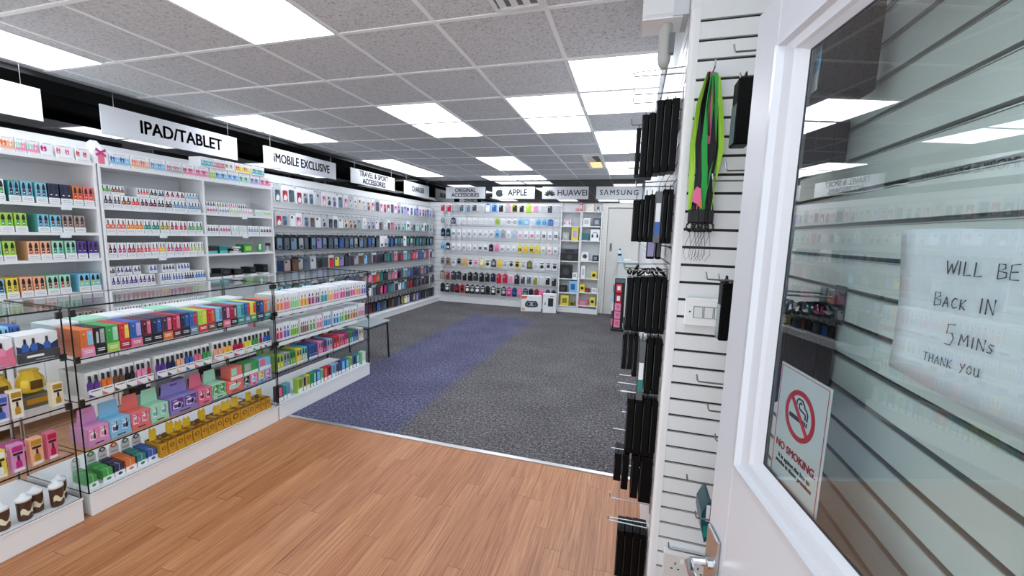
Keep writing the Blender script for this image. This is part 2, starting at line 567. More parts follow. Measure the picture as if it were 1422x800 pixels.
# ------------------------------------------------------------------ hanging and wall signs
INK = mat('#2b2e33', .5)
INK2 = mat('#3c4046', .5)
SIGNW = mat('#d3d6da', .4)
def sign(y0, y1, z0, z1, label, body=None, size=.1, sx=.8, bold=.001, shift=0, ink=INK, line=.9, x=-4.2):
    o = empty('hanging_sign', (x, (y0+y1)/2, (z0+z1)/2))
    w_, h_ = y1-y0, z1-z0
    MB().box(-.012, 0, -w_/2, w_/2, -h_/2, h_/2, SIGNW).build('board', o)
    for s in (-.42, .42):
        MB().tube([(-.006, s*w_, h_/2-.002), (-.006, s*w_, H-(z0+z1)/2)], .0015, STEEL).build('wire', o)
    if body:
        text(body, size, o, (.001, shift, 0), (PI/2, 0, PI/2), ink, sx, bold, line=line)
        text(body, size, o, (-.013, -shift, 0), (PI/2, 0, -PI/2), ink, sx, bold, line=line)
    tag(o, label, 'sign', 'white signs hanging along the sign row')
sign(.83, 2.04, 2.2, 2.425, 'blank white hanging sign, nearest the entrance, cut by the frame edge')
sign(2.39, 3.59, 2.197, 2.43, 'white hanging sign for tablets above the white shelving', 'IPAD/TABLET', .155, .83, .0035, .05)
sign(3.93, 5.15, 2.2, 2.428, 'white hanging sign with the words MOBILE EXCLUSIVE over the phone cases', 'iMOBILE EXCLUSIVE', .15, .72, .003, 0)
sign(5.48, 6.69, 2.205, 2.428, 'white hanging sign reading TRAVEL and SPORT ACCESSORIES', 'TRAVEL & SPORT\nACCESSORIES', .12, .86, .0035, 0, INK)
sign(7.02, 8.0, 2.19, 2.44, 'white hanging sign reading CHARGER next to the back corner', 'CHARGER', .14, .78, .004, .03, INK)
def wsign(x0, x1, label, z0=2.205, z1=2.44):
    o = empty('fascia_sign', ((x0+x1)/2, YB-.055, (z0+z1)/2))
    w_, h_ = x1-x0, z1-z0
    MB().box(-w_/2, w_/2, 0, .016, -h_/2, h_/2, SIGNW).build('board', o)
    for s in (-.4, .4):
        MB().box(s*w_-.01, s*w_+.01, .016, .033, -.05, .05, ALU).build('bracket', o)
    return tag(o, label, 'sign', 'white signs on the black band of the back wall')
F = (PI/2, 0, 0)
o = wsign(-3.865, -2.984, 'white sign reading ORIGINAL ACCESSORIES on the black band of the back wall')
text('ORIGINAL\nACCESSORIES', .115, o, (0, -.001, 0), F, INK2, .88, .003, line=.85)
o = wsign(-2.826, -1.938, 'white sign with a dark fruit emblem on the black band of the back wall')
text('APPLE', .175, o, (.09, -.001, 0), F, mat('#3a4048', .5), .86, .003)
# apple: bitten body, leaf
def circ(cx_, cz_, rx, rz, n=28, a0=0, a1=2*PI):
    return [(cx_+rx*math.cos(a0+(a1-a0)*k/(n if a1-a0 < 2*PI-.01 else n)), cz_+rz*math.sin(a0+(a1-a0)*k/n)) for k in range(n)]
ap = []
for k in range(40):
    t = 2*PI*k/40
    r = .076*(1+.05*math.cos(2*t)-.10*math.exp(-((t-PI/2)/.32)**2)-.05*math.exp(-((t-3*PI/2)/.25)**2))
    px_, pz_ = r*math.cos(t)*.98, r*math.sin(t)*1.02-.008
    dx, dz = px_-.094, pz_-.006
    dd = math.hypot(dx, dz)
    if dd < .038:
        px_, pz_ = .094+dx/dd*.038, .006+dz/dd*.038
    ap.append((px_-.29, pz_))
MB().prism(ap, -.002, 0, INK).prism([(-.292, .066), (-.28, .068), (-.262, .084), (-.258, .104), (-.276, .098), (-.29, .082)], -.002, 0, INK).build('emblem', o)
o = wsign(-1.782, -.88, 'white sign with a fan shaped petal emblem on the black band of the back wall')
text('HUAWEI', .155, o, (.14, -.001, -.005), F, mat('#40464d', .5), .98, .002)
pet = MB()
for a in (-78, -52, -26, 0, 26, 52, 78)[:]:
    t = math.radians(a)
    pts = []
    for k in range(12):
        s = 2*PI*k/12
        u_, v_ = .017*math.sin(s), .066-.05*math.cos(s)
        pts.append((-.30+u_*math.cos(t)+v_*math.sin(t), -.055-u_*math.sin(t)+v_*math.cos(t)))
    pet.prism(pts[::-1], -.002, 0, INK)
pet.build('emblem', o)
o = wsign(-.733, .11, 'white sign with widely spaced capitals above the back door')
text('S\u039bMSUNG', .135, o, (0, -.001, 0), F, mat('#2f343a', .5), .95, .0018, spacing=1.32)

# ------------------------------------------------------------------ white shelving units behind the counters
SHZ = [1.90, 1.59, 1.39, 1.197, .947, .695]
def shelving(y0, y1, divs, label):
    o = empty('shelving_unit', (-3.95, (y0+y1)/2, 0))
    h = (y1-y0)/2
    xb = -.31
    for s in (-1, 1):
        MB().cbox(xb, 0, min(s*h, s*h-s*.018), max(s*h, s*h-s*.018), 0, 1.922, WHITE, .001).build('side_panel', o)
    MB().box(xb, xb+.006, -h+.018, h-.018, 0, 1.91, PAINT).build('back_panel', o)
    MB().box(xb, .002, -h, h, 1.9, 1.924, WHITE).build('top_panel', o)
    edges = [-h+.018]+[d-(y0+y1)/2 for d in divs]+[h-.018]
    for d in divs:
        MB().box(xb+.006, 0, d-(y0+y1)/2-.009, d-(y0+y1)/2+.009, 0, 1.9, WHITE).build('divider', o)
    for a, b in zip(edges[:-1], edges[1:]):
        for z in SHZ[1:]:
            MB().box(xb+.006, -.004, a+.009*(a > -h+.1), b-.009*(b < h-.1), z-.012, z+.008, WHITE).build('shelf', o)
        mid = (a+b)/2
        for c0, c1 in ((a+.01, mid-.002), (mid+.002, b-.01)):
            dd = MB().cbox(-.02, -.002, c0, c1, .08, .675, WHITE, .002).build('cupboard_door', o)
            MB().tube([(.004, c1-.03 if c1 < mid else c0+.03, .52), (.004, c1-.03 if c1 < mid else c0+.03, .6)], .004, STEEL).build('handle', dd)
    tag(o, label, 'shelving', 'white shelving units behind the glass counters')
shelving(1.38, 2.185, [], 'white shelving unit behind the counters, the one nearer the entrance')
shelving(2.195, 3.785, [3.0], 'wide white shelving unit with a centre divider beside the slatted wall')
# price ticket holders on the shelf edges
for y, z in ((1.99, 1.59), (1.97, 1.39), (2.62, 1.39), (2.6, 1.197), (3.42, 1.59), (3.42, 1.39)):
    tag(MB().box(-3.952, -3.9475, y-.03, y+.03, z-.03, z+.004, SHEET).build('price_ticket'), 'small blank white ticket clipped under the shelf edge', 'ticket', 'tickets on the shelf edges')

# ------------------------------------------------------------------ glass counters
XF = -2.534
def pane(b, x0, x1, y0, y1, z0, z1, thin):
    # glass slab whose narrow faces are dark green
    k = len(b.v)
    b.box(x0, x1, y0, y1, z0, z1, CLEAR)
    e = b.mi(GEDGE)
    big = {'x': (4, 5), 'y': (2, 3), 'z': (0, 1)}[thin]
    for q in range(6):
        if q not in big:
            b.m[-6+q] = e
    return b
def counter(y0, y1, zs, label, top=1.066, rails=False):
    o = empty('glass_counter', (XF, (y0+y1)/2, 0))
    h = (y1-y0)/2
    MB().cbox(-.5, .0, -h+.003, h-.003, 0, .113, WHITE, .003).build('plinth', o)
    MB().box(-.5, .004, -h+.001, h-.001, .113, .121, WHITE).build('base_board', o)
    pane(MB(), -.008, -.002, -h+.004, h-.004, .121, top, 'x').build('front_pane', o)
    for s in (-1, 1):
        a, b_ = (-h+.001, -h+.007) if s < 0 else (h-.007, h-.001)
        pane(MB(), -.49, -.009, a, b_, .121, top, 'y').build('end_pane', o)
    pane(MB(), -.5, 0, -h, h, top, top+.008, 'z').build('top_pane', o)
    for z in zs:
        sh = pane(MB(), -.48, -.01, -h+.009, h-.009, z-.008, z-.001, 'z').build('glass_shelf', o)
        if rails and z > .45:
            r = MB()
            n = 7
            for k in range(n):
                a, b_ = -h+.02+(2*h-.04)*k/n, -h+.02+(2*h-.04)*(k+1)/n-.006
                if (k*7+int(z*100)) % 9 in (4,):
                    continue
                r.box(-.0095, -.0085, a, b_, z-.03, z-.002, WHITE)
            r.box(-.0099, -.0094, -h+.02, h-.02, z-.028, z-.004, mat('#c9cfd0', .4))
            r.build('price_rail', sh)
    for s in (-1, 1):
        for z in zs[:2]+[top-.02]:
            MB().box(-.014, .001, s*(h-.012)-.01, s*(h-.012)+.01, z-.02, z+.012, mat('#0f1413', .3)).build('corner_clip', o)
    for s in (-1, 1):
        MB().box(-.5, -.492, s*(h-.006)-.006, s*(h-.006)+.006, .121, top, ALU).build('rear_post', o)
    tag(o, label, 'counter', 'glass display counters on white plinths')
counter(.075, 1.222, [.845, .603, .36], 'glass counter on a white plinth, nearest the entrance')
counter(1.246, 2.398, [.815, .6, .345], 'glass counter on a white plinth holding the gold boxes')
counter(2.404, 3.55, [.838, .61, .375], 'glass counter on a white plinth at the carpet, with price rails', rails=True)
# ================================================================== PRODUCTS
_C = {}
def cached(key, fn):
    if key not in _C:
        _C[key] = fn()
    return _C[key]
LABEL = mat('#e9ebec', .5)
LINES = mat('#9aa0a4', .6)
CAP = mat('#17181b', .35)

def device(b, cx_, w_, z0, z1, cdev, ccap, t):
    # printed device: bottle shaped body with a dark mouthpiece on top
    hz = z1-z0
    b.prism([(cx_-w_, z0), (cx_+w_, z0), (cx_+w_, z0+hz*.55), (cx_+w_*.6, z0+hz*.68), (cx_-w_*.6, z0+hz*.68), (cx_-w_, z0+hz*.55)], -t, -.0005, cdev)
    b.prism([(cx_-w_*.95, z0+hz*.66), (cx_+w_*.95, z0+hz*.66), (cx_+w_*.9, z0+hz*.85), (cx_+w_*.35, z0+hz), (cx_-w_*.35, z0+hz), (cx_-w_*.9, z0+hz*.85)], -t-.0003, -.0005, ccap)
def vape_box(w_, d_, h_, c1, c2, lab='white', cap='black', lf=.30, style='device'):
    """carton of disposables: coloured or white box, printed devices, warning label along the bottom"""
    q = lambda v: round(v, 3)
    w_, h_ = q(w_), q(h_)
    cb = c1 if style == 'device' else 'white'
    body = cached(('vb', w_, d_, h_, cb), lambda: MB().cbox(-w_/2+.001, w_/2-.001, 0, d_, 0, h_, pm(cb), .0012).mesh('vape_box'))
    n = 1 if w_ < .036 else (2 if w_ < .085 else 4)
    def pic():
        b = MB().box(-w_/2+.002, w_/2-.002, -.0008, .0005, lf*h_, h_*.97, pm(cb))
        if style == 'bottle':
            b.prism([(-w_/2+.002, lf*h_), (w_/2-.002, lf*h_), (w_/2-.002, h_*.62), (w_*.2, h_*.5), (-w_*.15, h_*.66), (-w_/2+.002, h_*.55)], -.0012, -.0005, pm(c1))
            for k in range(n):
                x, r = (-.5+(k+.5)/n)*w_*.94, w_*.34/n
                z0, z1 = h_*(lf+.02), h_*.9
                hz = z1-z0
                b.prism([(x-r, z0), (x+r, z0), (x+r, z0+hz*.42), (x+r*.4, z0+hz*.6), (x-r*.4, z0+hz*.6), (x-r, z0+hz*.42)], -.0022, -.001, pm(c2))
                b.prism([(x-r*.42, z0+hz*.58), (x+r*.42, z0+hz*.58), (x+r*.3, z1), (x-r*.3, z1)], -.0025, -.001, pm(cap))
                b.box(x-r*.7, x+r*.1, -.0026, -.002, z0+hz*.2, z0+hz*.3, pm('white'))
        elif style == 'fade':
            b.prism([(-w_/2+.002, lf*h_), (w_/2-.002, lf*h_), (w_/2-.002, h_*.56), (w_*.1, h_*.5), (-w_*.2, h_*.6), (-w_/2+.002, h_*.52)], -.0012, -.0005, pm(c1))
            for k in range(n):
                x, r = (-.5+(k+.5)/n)*w_*.9, w_*.17/n*(1.2 if n > 1 else 1)
                b.prism([(x-r, lf*h_+.003), (x+r, lf*h_+.003), (x+r, h_*.66), (x+r*.5, h_*.78), (x-r*.5, h_*.78), (x-r, h_*.66)], -.0022, -.001, pm(c2))
                b.box(x-r*.6, x+r*.6, -.0026, -.002, h_*.5, h_*.62, pm('white'))
        elif style == 'gift':
            b.box(-w_/2+.003, w_/2-.003, -.0014, -.0005, h_*lf, h_*(lf+.2), pm(c1))
            m_ = max(2, n)
            for k in range(m_):
                x, r = (-.5+(k+.5)/m_)*w_*.92, w_*.44/m_
                b.prism([(x, h_*.3), (x+r*.9, h_*.34), (x+r, h_*.62), (x+r*.45, h_*.7), (x, h_*.56), (x-r*.5, h_*.74), (x-r, h_*.6), (x-r*.8, h_*.36)], -.0022, -.001, pm(c2 if k % 2 == 0 else c1))
                b.prism([(x-r*.25, h_*.34), (x+r*.3, h_*.36), (x+r*.2, h_*.5), (x-r*.2, h_*.48)], -.0028, -.002, pm('white'))
            b.box(-w_*.3, w_*.3, -.0014, -.0005, h_*.84, h_*.87, pm('grey'))
        else:
            for k in range(n):
                x, r = (-.5+(k+.5)/n)*w_*.92, w_*.25/n
                z0, z1 = h_*(lf+.06), h_*.93
                hz = z1-z0
                b.box(x-r*1.55, x+r*1.55, -.0012, -.0005, z0-.002, h_*.95, pm('sky' if c1 in ('turquoise', 'teal') else c1))
                b.prism([(x-r, z0), (x+r, z0), (x+r, z0+hz*.35), (x+r*.7, z0+hz*.45), (x-r*.7, z0+hz*.45), (x-r, z0+hz*.35)], -.0022, -.001, pm(c2))
                b.box(x-r*.7, x+r*.5, -.0026, -.002, z0+hz*.12, z0+hz*.2, pm('white'))
                b.prism([(x-r, z0+hz*.48), (x+r, z0+hz*.48), (x+r*1.1, z0+hz*.7), (x+r*.5, z1), (x-r*.5, z1), (x-r*1.1, z0+hz*.7)], -.0024, -.001, pm(cap))
        return b.mesh('printed_picture')
    def lb():
        b = MB().box(-w_/2+.0005, w_/2-.0005, -.004, .0005, .001, h_*lf, LABEL if lab == 'white' else pm(lab))
        lc = LINES if lab == 'white' else LABEL
        for k in range(2):
            b.box(-w_*.36, w_*.36, -.0045, -.0038, h_*lf*(.35+.28*k), h_*lf*(.42+.28*k), lc)
        return b.mesh('warning_label')
    return body, [('printed_picture', cached(('vp', w_, h_, c1, c2, cap, lf, style), pic)), ('warning_label', cached(('vl', w_, h_, lab, lf), lb))]
def place(kind, made, loc, rz, label, cat, group):
    body, parts = made
    o = put(kind, body, None, loc, rz)
    for n, me in parts:
        put(n, me, o)
    return tag(o, label, cat, group)

ROWS = {
  'A0': [(1.695,1.768,'peach','orange'),(1.768,1.825,'pink','mint'),(1.828,1.89,'pink','mint'),(1.893,1.968,'white','magenta'),(1.976,2.085,'white','rose'),(2.09,2.181,'white','red')],
  'A1': [(1.667,1.696,'white','green'),(1.708,1.766,'teal','black'),(1.769,1.83,'turquoise','plum'),(1.838,1.9,'turquoise','plum'),(1.903,1.963,'navy','black'),(1.967,2.033,'navy','black'),(2.035,2.095,'orange','red'),(2.098,2.161,'coral','red')],
  'A2': [(1.652,1.718,'lime','green'),(1.721,1.783,'lime','green'),(1.831,1.893,'turquoise','plum'),(1.894,1.958,'turquoise','brown'),(1.961,2.025,'taupe','maroon'),(2.028,2.093,'taupe','maroon')],
  'A3': [(1.614,1.649,'mint','teal'),(1.652,1.715,'lime','olive'),(1.766,1.829,'peach','maroon'),(1.83,1.889,'peach','maroon'),(1.891,1.955,'mint','teal'),(1.961,2.026,'mint','teal'),(2.03,2.089,'purple','navy'),(2.095,2.157,'purple','navy')],
  'A4': [(1.609,1.641,'sky','navy'),(1.645,1.705,'yellow','olive'),(1.711,1.774,'peach','brown'),(1.775,1.839,'peach','brown'),(1.843,1.909,'mint','crimson'),(1.911,1.976,'mint','crimson'),(2.018,2.087,'sky','lime'),(2.089,2.153,'sky','lime')],
  'B0': [(2.276,2.416,'sky','blue'),(2.418,2.557,'peach','coral'),(2.56,2.683,'sky','steel'),(2.685,2.82,'grey','rose'),(2.824,2.937,'pink','crimson'),(2.94,3.069,'pink','magenta'),(3.074,3.128,'lime','lime'),(3.13,3.258,'sky','blue'),(3.261,3.381,'sky','blue'),(3.385,3.511,'mint','teal'),(3.516,3.633,'lilac','purple'),(3.638,3.779,'pink','crimson')],
  'B0u': [(2.993,3.114,'turquoise','sky'),(3.117,3.236,'rose','grey'),(3.239,3.343,'white','olive'),(3.347,3.533,'yellow','orange'),(3.541,3.698,'turquoise','teal')],
  'B1': [(2.214,2.275,'grey','plum'),(2.277,2.33,'white','plum'),(2.332,2.399,'orange','brown'),(2.401,2.461,'coral','red'),(2.463,2.525,'pink','black'),(2.527,2.591,'magenta','maroon'),(2.593,2.651,'grey','black'),(2.654,2.713,'maroon','black'),(2.715,2.847,'sky','steel'),(2.85,2.968,'sky','steel')],
  'B1u': [(2.207,2.276,'lime','green'),(2.279,2.372,'orange','brown'),(2.46,2.552,'white','red'),(2.559,2.622,'grey','black'),(2.626,2.675,'steel','navy'),(2.679,2.765,'white','crimson'),(2.767,2.849,'white','crimson'),(2.856,2.975,'grey','sky')],
  'B2': [(2.213,2.28,'orange','coral'),(2.281,2.347,'orange','coral'),(2.349,2.411,'amber','orange'),(2.413,2.475,'amber','orange'),(2.477,2.533,'green','teal'),(2.536,2.597,'green','teal'),(2.605,2.677,'yellow','olive'),(2.682,2.755,'white','crimson'),(2.757,2.83,'white','crimson'),(2.838,2.902,'grey','green'),(2.904,2.976,'mint','green')],
  'B3': [(2.211,2.271,'white','maroon'),(2.273,2.337,'white','magenta'),(2.339,2.402,'grey','crimson'),(2.404,2.456,'peach','red'),(2.459,2.516,'white','red'),(2.519,2.578,'white','coral'),(2.58,2.636,'yellow','amber'),(2.639,2.702,'white','magenta'),(2.704,2.773,'grey','magenta'),(2.776,2.838,'pink','coral'),(2.842,2.906,'white','lime'),(2.909,2.97,'white','lime')],
  'B4': [(2.208,2.273,'white','purple'),(2.275,2.331,'white','purple'),(2.333,2.397,'lilac','purple'),(2.399,2.462,'white','purple'),(2.464,2.529,'white','plum'),(2.573,2.661,'white','blue'),(2.664,2.768,'white','blue'),(2.77,2.864,'grey','navy'),(2.867,2.973,'sky','blue')],
  'B4u': [(2.207,2.26,'grey','plum'),(2.268,2.322,'white','purple'),(2.324,2.378,'grey','purple'),(2.388,2.445,'white','plum'),(2.505,2.572,'white','blue'),(2.609,2.72,'white','navy'),(2.737,2.854,'white','blue')],
  'B5': [(2.208,2.307,'white','red'),(2.312,2.406,'white','red'),(2.411,2.488,'white','yellow'),(2.493,2.568,'white','yellow'),(2.574,2.645,'white','yellow'),(2.651,2.771,'white','blue'),(2.777,2.87,'white','lime'),(2.877,2.968,'white','lime')],
  'A5': [(1.524,1.594,'taupe','maroon'),(1.6,1.674,'taupe','maroon'),(1.967,2.022,'taupe','maroon'),(2.027,2.083,'taupe','plum'),(2.088,2.152,'taupe','maroon')],
  'C1': [(3.022,3.14,'white','magenta'),(3.147,3.263,'white','steel'),(3.266,3.396,'white','lime'),(3.399,3.525,'white','pink'),(3.557,3.657,'white','mint'),(3.66,3.762,'white','lime')],
  'C1u': [(3.024,3.14,'white','navy'),(3.146,3.265,'white','olive'),(3.272,3.375,'white','rose'),(3.382,3.49,'white','navy')],
  'C2': [(3.015,3.134,'white','plum'),(3.141,3.26,'white','magenta'),(3.268,3.353,'white','mint'),(3.357,3.448,'white','mint'),(3.457,3.595,'white','steel'),(3.603,3.76,'white','maroon')],
  'M1': [(1.285,1.339,'orange','sky','pink'),(1.34,1.387,'black','grey','black'),(1.388,1.444,'green','mint','lime'),(1.445,1.493,'red','yellow','crimson'),(1.494,1.55,'blue','lilac','rose'),(1.551,1.599,'maroon','rose','black'),(1.6,1.652,'navy','blue','black'),(1.653,1.707,'plum','rose','orange'),(1.708,1.754,'crimson','rose','maroon'),(1.755,1.805,'navy','blue','black'),(1.806,1.853,'blue','red','steel'),(1.856,1.915,'lime','yellow','red'),(1.917,1.965,'red','orange','brown'),(1.971,2.017,'sky','steel','black'),(2.018,2.071,'plum','pink','rose'),(2.072,2.121,'crimson','black','black'),(2.122,2.178,'turquoise','teal','teal'),(2.18,2.22,'blue','red','steel'),(2.221,2.27,'yellow','red','green'),(2.271,2.333,'navy','blue','navy'),(2.334,2.392,'orange','sky','teal')],
  'M2': [(1.297,1.353,'purple'),(1.353,1.404,'orange'),(1.406,1.459,'brown'),(1.459,1.51,'black'),(1.512,1.561,'pink'),(1.562,1.593,'crimson'),(1.61,1.665,'purple'),(1.666,1.719,'navy'),(1.72,1.77,'peach'),(1.771,1.824,'blue'),(1.826,1.877,'rose'),(1.878,1.933,'green'),(1.951,2.016,'peach'),(2.017,2.088,'amber'),(2.091,2.171,'crimson'),(2.173,2.238,'yellow'),(2.239,2.295,'green'),(2.296,2.334,'crimson'),(2.335,2.399,'blue')],
  'M3': [(1.279,1.373,'orchid','pink'),(1.374,1.471,'sky','blue'),(1.472,1.565,'coral','rose'),(1.567,1.665,'mint','turquoise'),(1.673,1.836,'lavender','purple'),(1.839,1.931,'rose','crimson'),(1.933,2.028,'mint','green'),(2.03,2.156,'coral','mint'),(2.161,2.211,'grey','black'),(2.214,2.274,'pink','sky'),(2.277,2.336,'sky','amber'),(2.338,2.401,'lilac','rose')],
  'M3u': [(2.058,2.157,'coral','mint'),(2.162,2.288,'green','grey'),(2.296,2.406,'sky','rose')],
  'M4': [(1.272,1.314,'green'),(1.331,1.382,'green'),(1.383,1.431,'navy'),(1.433,1.485,'orange'),(1.488,1.539,'teal'),(1.541,1.593,'blue')],
  'M5': [(1.595,1.635,0),(1.638,1.683,0),(1.685,1.732,0),(1.735,1.78,0),(1.784,1.832,0),(1.836,1.877,0),(1.88,1.93,0),(1.933,1.979,0),(1.982,2.032,0),(2.036,2.107,0),(2.111,2.169,0),(2.172,2.223,0),(2.226,2.272,0),(2.277,2.314,0),(2.317,2.361,0)],
  'F1': [(2.434,2.508,'peach','orange'),(2.511,2.573,'pink','coral'),(2.577,2.675,'mint','lime'),(2.678,2.757,'yellow','orange'),(2.762,2.849,'pink','maroon'),(2.854,2.913,'lilac','plum'),(2.915,3.0,'turquoise','teal'),(3.005,3.083,'peach','amber'),(3.088,3.159,'pink','rose'),(3.162,3.247,'pink','magenta'),(3.251,3.32,'grey','black'),(3.322,3.4,'pink','red'),(3.403,3.48,'peach','coral'),(3.485,3.571,'lilac','blue')],
  'F2': [(2.433,2.506,'pink','crimson'),(2.508,2.578,'lilac','blue'),(2.582,2.673,'lime','green'),(2.681,2.779,'taupe','brown'),(2.782,2.864,'mint','olive'),(2.872,2.943,'pink','rose'),(2.95,3.048,'sky','blue'),(3.074,3.161,'sky','blue'),(3.165,3.227,'mint','green'),(3.231,3.315,'lime','brown'),(3.323,3.433,'peach','brown'),(3.447,3.558,'grey','rose')],
  'F3': [(2.433,2.498,'lime','yellow'),(2.5,2.562,'grey','steel'),(2.565,2.624,'green','lime'),(2.627,2.686,'yellow','amber'),(2.689,2.748,'turquoise','yellow'),(2.767,2.865,'blue','navy'),(2.873,2.93,'pink','rose'),(2.933,2.981,'purple','magenta'),(2.984,3.054,'sky','coral'),(3.059,3.138,'red','coral'),(3.143,3.216,'rose','red'),(3.222,3.279,'magenta','pink'),(3.284,3.343,'green','sky'),(3.349,3.419,'blue','steel'),(3.43,3.505,'cream','taupe')],
  'F4': [(2.437,2.489,'plum','rose'),(2.491,2.524,'turquoise','teal'),(2.526,2.563,'turquoise','steel'),(2.637,2.691,'lime','olive'),(2.695,2.729,'grey','black'),(2.733,2.771,'yellow','olive'),(2.778,2.81,'green','teal'),(2.813,2.844,'green','mint'),(2.847,2.896,'blue','sky'),(2.902,2.934,'mint','green'),(2.939,2.983,'red','coral'),(2.986,3.033,'red','black'),(3.039,3.088,'sky','steel'),(3.094,3.128,'grey','navy'),(3.132,3.165,'navy','blue'),(3.17,3.224,'blue','sky'),(3.229,3.284,'teal','sky'),(3.289,3.332,'lime','olive'),(3.338,3.385,'blue','navy'),(3.391,3.436,'teal','mint'),(3.481,3.542,'mint','cream')],
}

L90 = PI/2
PLACE = dict(
 A0=('top, first shelving unit', 1.9242), A1=('upper shelf, first shelving unit', 1.5982), A2=('second shelf, first shelving unit', 1.3982),
 A3=('third shelf, first shelving unit', 1.2052), A4=('fourth shelf, first shelving unit', .9552), A5=('lowest shelf, first shelving unit', .7032),
 B0=('top, wide shelving unit', 1.9242), B0u=('stacked layer atop the wide unit', 0),
 B1=('upper shelf, wide unit', 1.5982), B1u=('stacked layer, upper shelf, wide unit', 0), B2=('second shelf, wide unit', 1.3982),
 B3=('third shelf, wide unit', 1.2052), B4=('fourth shelf, wide unit', .9552), B4u=('stacked layer, fourth shelf, wide unit', 0), B5=('lowest shelf, wide unit', .7032),
 C1=('upper shelf beside slatted wall', 1.5982), C1u=('stacked layer, upper shelf beside slatted wall', 0), C2=('second shelf beside slatted wall', 1.3982),
 M1=('top shelf, middle counter', .8142), M2=('second shelf, middle counter', .5992), M3=('third shelf, middle counter', .3442), M3u=('', 0), M4=('', .1212), M5=('', .1212),
 F1=('top shelf, far counter', .8372), F2=('second shelf, far counter', .6092), F3=('third shelf, far counter', .3742), F4=('base, far counter', .1212))
# keep every row inside its furniture
LIMS = dict(A=(1.41, 2.163), B=(2.217, 2.987), C=(3.013, 3.763), M=(1.259, 2.386), F=(2.417, 3.537))
for key, lst in ROWS.items():
    lo, hi = LIMS[key[0]]
    if key in ('B0', 'B0u'):
        lo, hi = 2.28, 3.78
    a, b = min(i[0] for i in lst), max(i[1] for i in lst)
    na, nb = max(a, lo), min(b, hi)
    ROWS[key] = [(na+(i[0]-a)*(nb-na)/(b-a), na+(i[1]-a)*(nb-na)/(b-a))+tuple(i[2:]) for i in lst]
TOPS = {}
def row(key, h, d=.17, x=-3.957, cap='black', lf=.30, noun='vape box', cat='box', jig=.004, dy=0, style='device'):
    words_, z = PLACE[key]
    for k, it in enumerate(ROWS[key]):
        y0, y1, c1, c2 = it[0], it[1], it[2], it[3]
        lab = it[4] if len(it) > 4 else 'white'
        hh = h*(1+random.uniform(-.015, .015))
        w_ = y1-y0-.002
        yy = (y0+y1)/2
        zz = z or TOPS.get(key, 0)
        made = vape_box(w_, d, hh, c1, c2, lab, cap, lf, style)
        o = place('vape_box', made, (x-random.uniform(0, jig), yy, zz), L90, f'{c1}-{c2} {noun}, {nth(k)} from the entrance, {words_}', cat, 'boxes: '+words_)
# boxes on and in the two shelving units
row('A0', .10, lf=.14, noun='gift box', style='gift')
row('A1', .14); row('A2', .125); row('A3', .13); row('A4', .135); row('A5', .1)
row('B0', .105, lf=.14, noun='gift box', style='gift')
TOPS['B0u'] = 2.0312; TOPS['B1u'] = 1.6992; TOPS['B4u'] = 1.0562; TOPS['C1u'] = 1.6692
row('B0u', .095, lf=.14, noun='gift box', jig=.001, d=.15, style='gift')
row('B1', .098, style='bottle'); row('B1u', .075, x=-3.99, d=.12, style='bottle')
row('B2', .115, cap='brown', style='bottle'); row('B3', .115, style='bottle', cap='maroon'); row('B4', .098, style='bottle'); row('B4u', .07, x=-3.99, d=.12, style='bottle'); row('B5', .1, style='bottle')
row('C1', .068, style='bottle', cap='silver'); row('C1u', .045, x=-3.99, d=.12, style='bottle', lf=.1); row('C2', .09, style='bottle', cap='silver')
# the open gift box with pink bow on top, where the two units meet
o = tag(MB().box(-.045, .045, 0, .15, 0, .10, pm('white')).build('display_box', None, (-3.957, 2.228, 1.9242), L90), 'white display box with a pink bow and raised lid where the shelving units meet', 'box')
MB().prism([(-.045, .10), (.045, .10), (.045, .15), (.02, .178), (-.02, .178), (-.045, .15)], .07, .074, pm('white')).build('raised_lid', o)
MB().prism([(-.012, .085), (.0, .095), (.03, .118), (.034, .098), (.008, .085), (.034, .07), (.028, .055), (0, .075), (-.028, .055), (-.034, .072), (-.008, .085), (-.034, .1), (-.028, .118), (0, .095)][2:]+[(-.028, .118)][:0], -.003, 0, pm('magenta')).build('bow', o)
MB().box(-.02, .02, -.002, 0, .0, .085, pm('rose')).build('ribbon', o)

# loose things on the two lower shelves beside the slatted wall
def simple(kind, b, loc, label, cat='box', rz=L90, group=None):
    return tag(b.build(kind, None, loc, rz), label, cat, group)
Z3, Z4 = 1.2052, .9552
for k, (y, w_, h_, c, c2, nm) in enumerate([(3.06, .1, .07, 'black', 'turquoise', 'black box with a turquoise band'), (3.175, .085, .072, 'teal', 'turquoise', 'teal box with a pale band')]):
    o = simple('accessory_box', MB().cbox(-w_/2, w_/2, 0, .15, 0, h_, pm(c), .002), (-3.96, y, Z3), nm+' on the third shelf beside the slatted wall')
    MB().box(-w_/2+.002, w_/2-.002, -.002, .001, .0, h_*.42, pm(c2)).build('front_band', o)
for k in range(3):
    o = simple('flat_case', MB().cbox(-.065+.006*k, .065-.01*k, 0, .13, 0, .022, pm(('grey', 'black', 'silver')[k]), .003), (-3.97, 3.31+.01*k, Z3+.0222*k), ('grey', 'black', 'silver')[k]+' flat case in the pile on the third shelf beside the slatted wall')
    MB().box(-.03, .03, -.0015, .001, .006, .016, pm('white')).build('front_label', o)
o = simple('accessory_box', MB().cbox(-.05, .05, 0, .12, 0, .085, pm('green'), .002), (-3.99, 3.48, Z3), 'bright green box on the third shelf beside the slatted wall')
MB().box(-.035, .035, -.0015, .001, .02, .065, pm('lime')).build('front_label', o)
